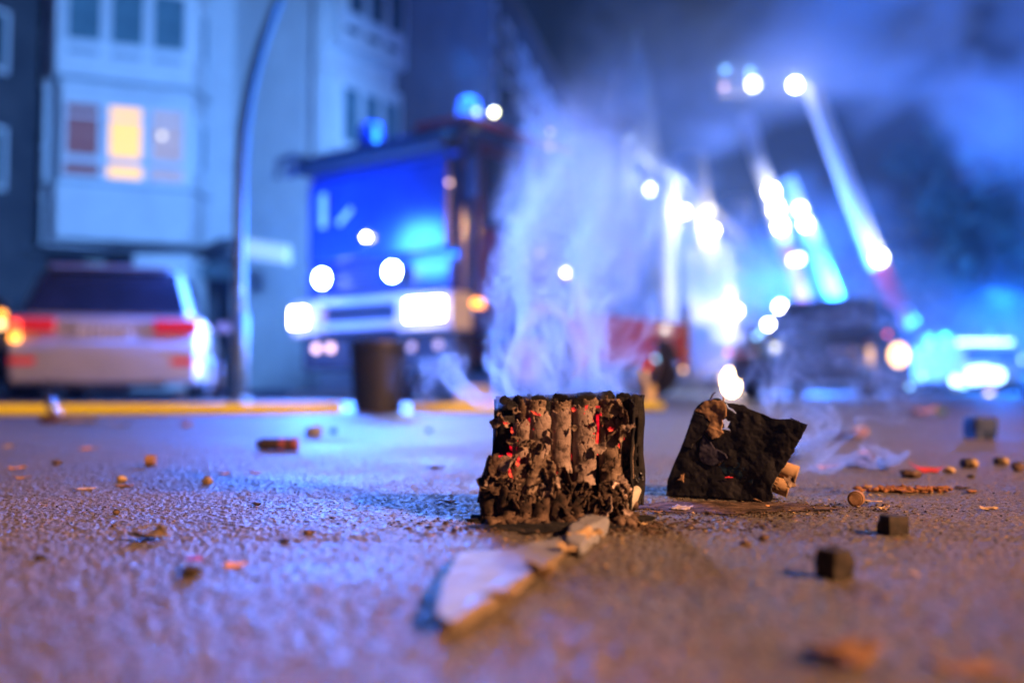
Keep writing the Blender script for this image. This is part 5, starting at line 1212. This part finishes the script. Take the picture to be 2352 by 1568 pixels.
# crushed foil bag on the left
q = gpos(128, 972)
fb = empty('crushed_bag', (q.x, q.y, 0), label='crushed shiny bag with dark base in front of the yellow hose at far left', cat='bag')
V, Fq = lump(95, (.052, .035, .020), 4, .6, 2.4, .5); link('bag_base', np_mesh('bag_base', V + np.array([-.01, 0, .012]), Fq, mat('dark_brown_bag', (.06, .03, .03), (.12, .06, .06), .5, scale=20)), fb)
V, Fq = lump(96, (.020, .018, .052), 4, .35, 2.2); V = V @ np.array(Euler((0, R(-28), 0)).to_matrix()).T
link('foil_neck', np_mesh('foil_neck', V + np.array([-.012, 0, .06]), Fq, mat('shiny_blue_foil', (.55, .6, .75), (.7, .72, .8), .15, .9, scale=20)), fb)
V, Fq = lump(97, (.085, .04, .012), 4, .6, 2.4, .5); link('bag_tail', np_mesh('bag_tail', V + np.array([.09, -.01, .008]), Fq, mat('blue_bag_foil', (.03, .10, .35), (.3, .25, .35), .4, scale=14)), fb)
chip(272, 978, 60, 16, M_WHITEC, 'pale_scrap', 'pale scrap right of the crushed shiny bag', 'scrap', 98, .8)

# big broken card wedge in the foreground
wedge = empty('card_wedge', (0, 0, 0), label='large blurred broken cardboard wedge pointing away in the central foreground', cat='cardboard')
def onz(x, y, z):
    lo, hi = .15, 20
    for _ in range(40):
        md = (lo + hi) / 2
        if at(x, y, md).z < z: hi = md
        else: lo = md
    return at(x, y, lo)
HZ = .0105
tl = [(1006, 1408, HZ), (1018, 1330, HZ), (1060, 1268, 0.0075), (1150, 1262, 0.0068), (1230, 1245, 0.0068), (1300, 1232, 0.0068), (1312, 1252, 0.0075), (1230, 1305, 0.0088), (1140, 1365, 0.0095), (1075, 1400, 0.0095), (1030, 1424, 0.0095)]
tl = [onz(*q) for q in tl]; bt = [Vector((q.x, q.y, .002)) for q in tl]
def skin(name, loops, m, parent, amp, seed, cap=False):
    # loops: list of equal length closed polylines -> resampled grid
    n = 90; rows = []
    for Lp_ in loops:
        A = np.array([list(q) for q in Lp_] + [list(Lp_[0])]); d = np.r_[0, np.cumsum(np.linalg.norm(np.diff(A, axis=0), axis=1))]
        s = np.linspace(0, d[-1], n, endpoint=False); rows.append(np.stack([np.interp(s, d, A[:, k]) for k in range(3)], 1))
    V = np.array(rows); V += amp * np.stack([fbm(V[..., 0] * 60 + 3 * k, V[..., 1] * 60, V[..., 2] * 90, 3, seed + k) for k in range(3)], -1)
    nr_ = len(rows); i = np.arange(nr_ * n).reshape(nr_, n); j = np.roll(i, -1, 1)
    Fq = np.stack([i[:-1], j[:-1], j[1:], i[1:]], -1).reshape(-1, 4)
    return link(name, np_mesh(name, V.reshape(-1, 3), Fq, m), parent)
def lerpl(a, b, t): return [p_.lerp(q_, t) for p_, q_ in zip(a, b)]
skin('torn_edge', [lerpl(bt, tl, k / 8) for k in range(9)], M_EDGE, wedge, .0016, 4)
cen = sum(tl, Vector()) / len(tl)
skin('printed_top', [lerpl(tl, [cen + Vector((0, 0, -.001))] * len(tl), k / 10) for k in range(11)], M_WHITEC, wedge, .0016, 4)
tip = [onz(1296, 1240, 0.0098), onz(1310, 1200, 0.0112), onz(1350, 1182, 0.0119), onz(1398, 1186, 0.0112), onz(1392, 1208, 0.0070), onz(1368, 1232, 0.0070), onz(1330, 1258, 0.0084)]
tb = [Vector((q.x, q.y, .001)) for q in tip]; tc_ = sum(tip, Vector()) / len(tip)
skin('bent_tip', [lerpl(tb, tip, k / 5) for k in range(6)] + [lerpl(tip, [tc_ + Vector((0, 0, .002))] * len(tip), k / 6) for k in range(1, 7)], M_WHITEC, wedge, .0026, 15)
for k, (x, y, w_, h_) in enumerate(((1330, 1262, 70, 40), (1300, 1290, 60, 22), (1240, 1345, 80, 20), (1150, 1410, 90, 24), (1370, 1250, 40, 18))):
    q = gpos(x, y); V, Fq = crumpled(600 + k, w_ / 2 * q.y / F, 1.0, .4, 16, .5)
    o = link('torn_fringe', np_mesh('torn_fringe', V, Fq, M_TAN), wedge, (q.x, q.y + .01, .006), (.3, 0, .6 + k)); o.modifiers.new('thickness', 'SOLIDIFY').thickness = .0008

# grit and crumbs nobody could count
nr = np.random.default_rng(7)
def grit(name, n, fx, m, label, smin, smax, seed):
    V0 = np.array([[1, 0, 0], [-1, 0, 0], [0, 1, 0], [0, -1, 0], [0, 0, 1], [0, 0, -.6]], float)
    F0 = np.array([[0, 2, 4], [2, 1, 4], [1, 3, 4], [3, 0, 4], [2, 0, 5], [1, 2, 5], [3, 1, 5], [0, 3, 5]])
    X, Y = fx(n); s = smin * (smax / smin) ** (nr.random(n) ** 2.2)
    a = nr.uniform(0, 6.28, n); c, s_ = np.cos(a), np.sin(a)
    J = V0[None] * (1 + .5 * nr.uniform(-1, 1, (n, 6, 1))) * np.stack([s * nr.uniform(.8, 1.9, n), s, s * nr.uniform(.3, .8, n)], -1)[:, None]
    V = np.stack([J[..., 0] * c[:, None] - J[..., 1] * s_[:, None], J[..., 0] * s_[:, None] + J[..., 1] * c[:, None], J[..., 2]], -1)
    V += np.stack([X, Y, s * .3 + .0006], -1)[:, None]
    Fq = (F0[None] + 6 * np.arange(n)[:, None, None]).reshape(-1, 3)
    o = link(name, np_mesh(name, V.reshape(-1, 3), Fq, m, False)); return tag(o, label, 'grit', None, 'stuff')
def spread(n): 
    Y = .35 + 2.2 * nr.random(n) ** 1.3; return nr.uniform(-.55, .56, n) * Y, Y
def near(cx, cy, sx, sy):
    return lambda n: (cx + sx * nr.normal(size=n), cy + sy * nr.normal(size=n))
grit('road_grit', 22000, spread, M_BROWN, 'fine brown grit scattered all over the road', .0003, .0013, 1)
grit('black_grit', 5000, spread, M_BLKC, 'fine black cinders scattered all over the road', .0003, .0016, 2)
grit('tan_grit', 2600, lambda n: (lambda Y: (nr.uniform(-.1, .56, n) * Y, Y))(.4 + 1.6 * nr.random(n)), M_TAN, 'pale paper crumbs scattered on the right half of the road', .0004, .0022, 3)
grit('ash_crumbs', 2600, near(.07, .93, .075, .03), M_CHARB, 'ash crumbs around the foot of the charred battery', .0005, .0028, 4)
grit('box_crumbs', 2400, near(.24, 1.06, .09, .035), M_CHARB, 'burnt crumbs in front of the black box', .0005, .0022, 5)
# ---------------------------------------------------------------- smoke
def volume_object(name, dens, lo, hi, mult, color, aniso, label):
    """dens: numpy grid [nx,ny,nz]; turned into a volume by a Volume Cube node"""
    nx, ny, nz = dens.shape; lo = Vector(lo); hi = Vector(hi); N = nx * ny * nz
    me = bpy.data.meshes.new(name); me.vertices.add(N)
    c = (lo + hi) / 2; me.vertices.foreach_set('co', np.tile(np.array(c[:], np.float32), N))
    a = me.attributes.new('dens', 'FLOAT', 'POINT'); a.data.foreach_set('value', dens.transpose(2, 1, 0).astype(np.float32).ravel())
    o = link(name, me); tag(o, label, 'smoke', None, 'stuff')
    ng = bpy.data.node_groups.new(name + '_nodes', 'GeometryNodeTree')
    ng.interface.new_socket('Geometry', in_out='INPUT', socket_type='NodeSocketGeometry'); ng.interface.new_socket('Geometry', in_out='OUTPUT', socket_type='NodeSocketGeometry')
    N_ = ng.nodes; L = ng.links; gi = N_.new('NodeGroupInput'); go = N_.new('NodeGroupOutput')
    pos = N_.new('GeometryNodeInputPosition'); sp = N_.new('ShaderNodeSeparateXYZ'); L.new(pos.outputs[0], sp.inputs[0])
    def mth(op, a_, b_=None):
        n = N_.new('ShaderNodeMath'); n.operation = op
        for i, q in enumerate((a_, b_)):
            if q is None: continue
            if isinstance(q, (int, float)): n.inputs[i].default_value = q
            else: L.new(q, n.inputs[i])
        return n.outputs[0]
    idx = []
    for k, (n_, axis) in enumerate(((nx, 'X'), (ny, 'Y'), (nz, 'Z'))):
        vs = (hi[k] - lo[k]) / (n_ - 1)
        f = mth('ROUND', mth('MULTIPLY', mth('SUBTRACT', sp.outputs[axis], float(lo[k])), 1.0 / vs))
        idx.append(mth('MINIMUM', mth('MAXIMUM', f, 0.0), float(n_ - 1)))
    # integer maths: floats are exact up to 16.7 million
    I = mth('ADD', idx[0], mth('MULTIPLY', mth('ADD', idx[1], mth('MULTIPLY', idx[2], float(ny))), float(nx)))
    si = N_.new('GeometryNodeSampleIndex'); si.data_type = 'FLOAT'; si.domain = 'POINT'
    na = N_.new('GeometryNodeInputNamedAttribute'); na.data_type = 'FLOAT'; na.inputs['Name'].default_value = 'dens'
    L.new(gi.outputs[0], si.inputs['Geometry']); L.new(na.outputs['Attribute'], si.inputs['Value']); L.new(I, si.inputs['Index'])
    vc = N_.new('GeometryNodeVolumeCube')
    L.new(si.outputs['Value'], vc.inputs['Density']); vc.inputs['Min'].default_value = lo; vc.inputs['Max'].default_value = hi
    vc.inputs['Resolution X'].default_value = nx; vc.inputs['Resolution Y'].default_value = ny; vc.inputs['Resolution Z'].default_value = nz
    m = bpy.data.materials.new(name); m.use_nodes = True; t = m.node_tree; t.nodes.clear()
    out = t.nodes.new('ShaderNodeOutputMaterial'); pv = t.nodes.new('ShaderNodeVolumePrincipled'); t.links.new(pv.outputs[0], out.inputs['Volume'])
    pv.inputs['Density'].default_value = mult; pv.inputs['Color'].default_value = (*color, 1); pv.inputs['Anisotropy'].default_value = aniso
    pv.inputs['Density Attribute'].default_value = 'density'
    sm = N_.new('GeometryNodeSetMaterial'); sm.inputs['Material'].default_value = m
    L.new(vc.outputs[0], sm.inputs['Geometry']); L.new(sm.outputs[0], go.inputs[0])
    md = o.modifiers.new('smoke', 'NODES'); md.node_group = ng; me.materials.append(m)
    return o

def blur(g, it, axes=(0, 1, 2)):
    for _ in range(it):
        for a in axes:
            s = np.take(g, np.clip(np.arange(g.shape[a]) - 1, 0, None), a); t = np.take(g, np.clip(np.arange(g.shape[a]) + 1, None, g.shape[a] - 1), a)
            g = (g * 2 + s + t) / 4
    return g

def plume(lo, hi, vox, segs, seed, T=90, steps=90, up=.004, turb=1.0, drift=(0, 0, 0), gz=.10, nu=50, upn=14, conv=None, hmin=.45):
    """advect thin sheets born on the given line segments through a divergence free flow and splat them"""
    r_ = np.random.default_rng(seed); lo = np.array(lo); hi = np.array(hi)
    modes = []
    for L_, A in ((.30, .0014), (.16, .0026), (.085, .0034), (.045, .0030), (.024, .0022), (.014, .0013)):
        for _ in range(5):
            k = r_.normal(size=3); k = k / np.linalg.norm(k) * 2 * np.pi / L_ * r_.uniform(.75, 1.3)
            d = np.cross(k, r_.normal(size=3)); d /= np.linalg.norm(d); modes.append((k, d * A * .55 * turb, r_.uniform(0, 6.28), r_.uniform(-.06, .06)))
    nx, ny, nz = [int(round((hi[i] - lo[i]) / vox)) for i in range(3)]; G = np.zeros(nx * ny * nz, np.float32)
    for (a, b, wgt, vup, dr) in segs:
        a = np.array(a); b = np.array(b); u = np.linspace(0, 1, nu)[:, None]
        traj = np.zeros((T, nu, 3))          # age index: traj at observation time 0 of particle born 'age' steps ago
        born = np.repeat((a + (b - a) * u)[None], T, 0)  # all ages
        Pp = born.copy() + r_.normal(size=3) * .0005; ages = np.arange(T) * (steps / T)
        for s in range(steps):
            act = ages > (steps - s - 1)     # born already at time -(steps-s)
            t = -(steps - s); p = Pp[act]
            v = np.zeros_like(p); v[..., 2] = up * vup; v += np.array(drift) + np.array(dr)
            h = np.clip(hmin + (p[..., 2:3] - a[2]) / gz, 0, 1.5)
            for (k, d, ph, w) in modes: v += d * np.sin(p @ k + ph + w * t)[..., None] * h
            if conv: v[..., 0] -= (p[..., 0] - conv[0]) * conv[1]; v[..., 1] -= (p[..., 1] - conv[2]) * conv[1]
            Pp[act] = p + v
        # upsample ages and u
        A_ = np.linspace(0, T - 1, T * upn); i = np.minimum(A_.astype(int), T - 2); f = (A_ - i)[:, None, None]; Q = Pp[i] * (1 - f) + Pp[i + 1] * f
        U_ = np.linspace(0, nu - 1, nu * upn); i = np.minimum(U_.astype(int), nu - 2); f = (U_ - i)[None, :, None]; Q = Q[:, i] * (1 - f) + Q[:, i + 1] * f
        Q = Q.reshape(-1, 3) + r_.normal(size=(Q.shape[0] * Q.shape[1], 3)) * vox * .35
        wts = np.repeat(np.linspace(1, .75, T * upn), nu * upn) * wgt
        g = ((Q - lo) / vox).astype(int); ok = ((g >= 0) & (g < (nx, ny, nz))).all(1); g = g[ok]
        G += np.bincount((g[:, 0] * ny + g[:, 1]) * nz + g[:, 2], weights=wts[ok], minlength=nx * ny * nz).astype(np.float32)
    G = G.reshape(nx, ny, nz); return G

def edgefade(G, n=6):
    for a in range(3):
        s = np.clip(np.minimum(np.arange(G.shape[a]), G.shape[a] - 1 - np.arange(G.shape[a])) / n, 0, 1)
        sh = [1, 1, 1]; sh[a] = -1; G = G * s.reshape(sh)
    return G

# smoke rising from the battery
vx = .0020
lo, hi = (-.13, .95, .105), (.22, 1.22, .48)
segs = []
rs = random.Random(5)
for k in range(16):
    x = -.015 + .135 * (k + .5) / 16 + rs.uniform(-.006, .006); y = rs.uniform(.99, 1.09)
    segs.append(((x - .012, y, .122), (x + .012, y + rs.uniform(-.015, .015), .122), 1.0, rs.uniform(.8, 1.25), (rs.uniform(-.0004, .0004), rs.uniform(-.0003, .0004), 0)))
segs.append(((-.015, 1.0, .112), (.0, 1.02, .118), .8, .35, (-.0013, 0, 0)))
segs.append(((-.02, 1.01, .110), (-.005, 1.0, .114), .8, .25, (-.0016, .0002, 0)))
segs.append(((.10, 1.0, .120), (.12, 1.02, .120), .6, .35, (.0009, 0, 0)))
G = plume(lo, hi, vx, segs, 12, T=100, steps=105, up=.0042, turb=1.15, drift=(.0002, .0006, 0), gz=.12, nu=26, upn=16, conv=None)
fine = blur(G, 1); soft = blur(G, 3)
z = np.linspace(0, 1, G.shape[2])[None, None]; t = np.clip(z * 1.6 - .2, 0, 1)
G = fine * (1 - t) + soft * t
zz = lo[2] + (hi[2] - lo[2]) * z
Xg, Yg, Zg = np.meshgrid(*[np.linspace(lo[i], hi[i], G.shape[i]) for i in range(3)], indexing='ij', sparse=True); Xg = Xg + 0 * Yg + 0 * Zg
nzm = fbm(Xg * 14, Yg * 14 + 0 * Xg, Zg * 14 + 0 * Xg, 3, 61)
dm = np.abs(Xg - .064 - .012 * np.sin(Zg * 22)); G = G * np.maximum(np.clip((.080 + .050 * nzm - dm) / .042, 0.02, 1), np.clip((.165 - Zg) / .03, 0, 1))
del nzm, dm; G = edgefade(G * np.clip((.47 - zz) / .15, 0, 1) ** 1.3, 8); print('PLUME', G.shape, G.max(), G.mean(), np.percentile(G, [50, 80, 90, 95, 99, 99.9])); G = 9 * (1 - np.exp(-G / 9)) * .5
volume_object('battery_smoke', G, lo, hi, SM1, (.99, .99, 1.0), .70, 'white wispy smoke rising from the charred battery in the centre')
# thin smoke drifting behind and right of the box
lo, hi = (.20, 1.10, .005), (.62, 1.45, .30)
segs = [((.315, 1.16, .055), (.322, 1.18, .045), 1.6, .45, (.0016, .0002, 0)), ((.318, 1.17, .050), (.322, 1.19, .040), 1.4, .7, (.0009, .0006, 0)), ((.325, 1.17, .045), (.326, 1.18, .035), 1.0, .2, (.0020, .0004, 0)),
        ((.30, 1.22, .10), (.33, 1.24, .09), .3, 1.1, (.0004, 0, 0)), ((.25, 1.20, .12), (.28, 1.22, .12), .3, 1.0, (.0006, .0002, 0)), ((.30, 1.20, .11), (.32, 1.22, .10), .3, 1.2, (.0012, .0002, 0)), ((.34, 1.25, .05), (.36, 1.25, .06), .2, .9, (.0009, .0002, 0))]
G = plume(lo, hi, vx, segs, 31, T=90, steps=110, up=.0024, turb=.62, gz=.08, nu=26, upn=16)
z = np.linspace(0, 1, G.shape[2])[None, None]; t = np.clip(z * 1.5, 0, 1)
G = blur(G, 1) * (1 - t) + blur(G, 4) * t; G = np.clip(edgefade(G, 6), 0, 60)
volume_object('box_smoke', G, lo, hi, SM2, (.99, .99, 1.0), .70, 'thin smoke trails drifting right from the torn black box')

# big smoke bank over the street
def bank(lo, hi, n, fn, mult, name, label, aniso=.3, col=(.80, .88, 1)):
    X, Y, Z = np.meshgrid(*[np.linspace(lo[i], hi[i], n[i]) for i in range(3)], indexing='ij')
    D = edgefade(np.clip(fn(X, Y, Z), 0, None), 5)
    return volume_object(name, D, lo, hi, mult, col, aniso, label)
def bank_fn(X, Y, Z):
    w = 2.5 * fbm(X / 7, Y / 7, Z / 7 + 4, 2, 3)
    n1 = fbm((X + w) / 6.0, Y / 9.0, (Z + w) / 5.0, 5, 15, .58)
    px = 1176 + F * X / Y; py = 896 - F * Z / Y
    cl = np.clip(n1 * 4.2 + .12, 0.03, 1.8)
    # thick cloud upper right
    ur = np.exp(-((px - 2120) / 330) ** 2 - ((py - 120) / 190) ** 2) * 2.2
    mid = np.exp(-((px - 1560) / 190) ** 2 - ((py - 520) / 330) ** 2) * 1.7
    gen = .34 * np.clip((px - 1240) / 200, 0, 1)
    hole = 1 - .98 * np.exp(-((px - 2230) / 260) ** 2 - ((py - 560) / 190) ** 2)
    return cl * (ur + mid + gen) * hole * np.clip((px - 1150) / 160, 0, 1)
bank((1.0, 24, .3), (30, 46, 22), (110, 80, 90), bank_fn, SM3, 'street_smoke_bank', 'bluish smoke bank filling the street behind the fire engine')

# thin haze over the whole street
if HAZE > 0:
    hz = MB().span((-46, -31, -1.2), (75, 205, 27)).build('haze', M_BLACK); hz['kind'] = 'stuff'
    m = bpy.data.materials.new('haze_air'); m.use_nodes = True; t = m.node_tree; t.nodes.clear()
    out = t.nodes.new('ShaderNodeOutputMaterial'); pv = t.nodes.new('ShaderNodeVolumePrincipled'); t.links.new(pv.outputs[0], out.inputs['Volume'])
    pv.inputs['Density'].default_value = HAZE; pv.inputs['Color'].default_value = (.60, .80, 1, 1); pv.inputs['Anisotropy'].default_value = .6
    hz.data.materials.clear(); hz.data.materials.append(m)
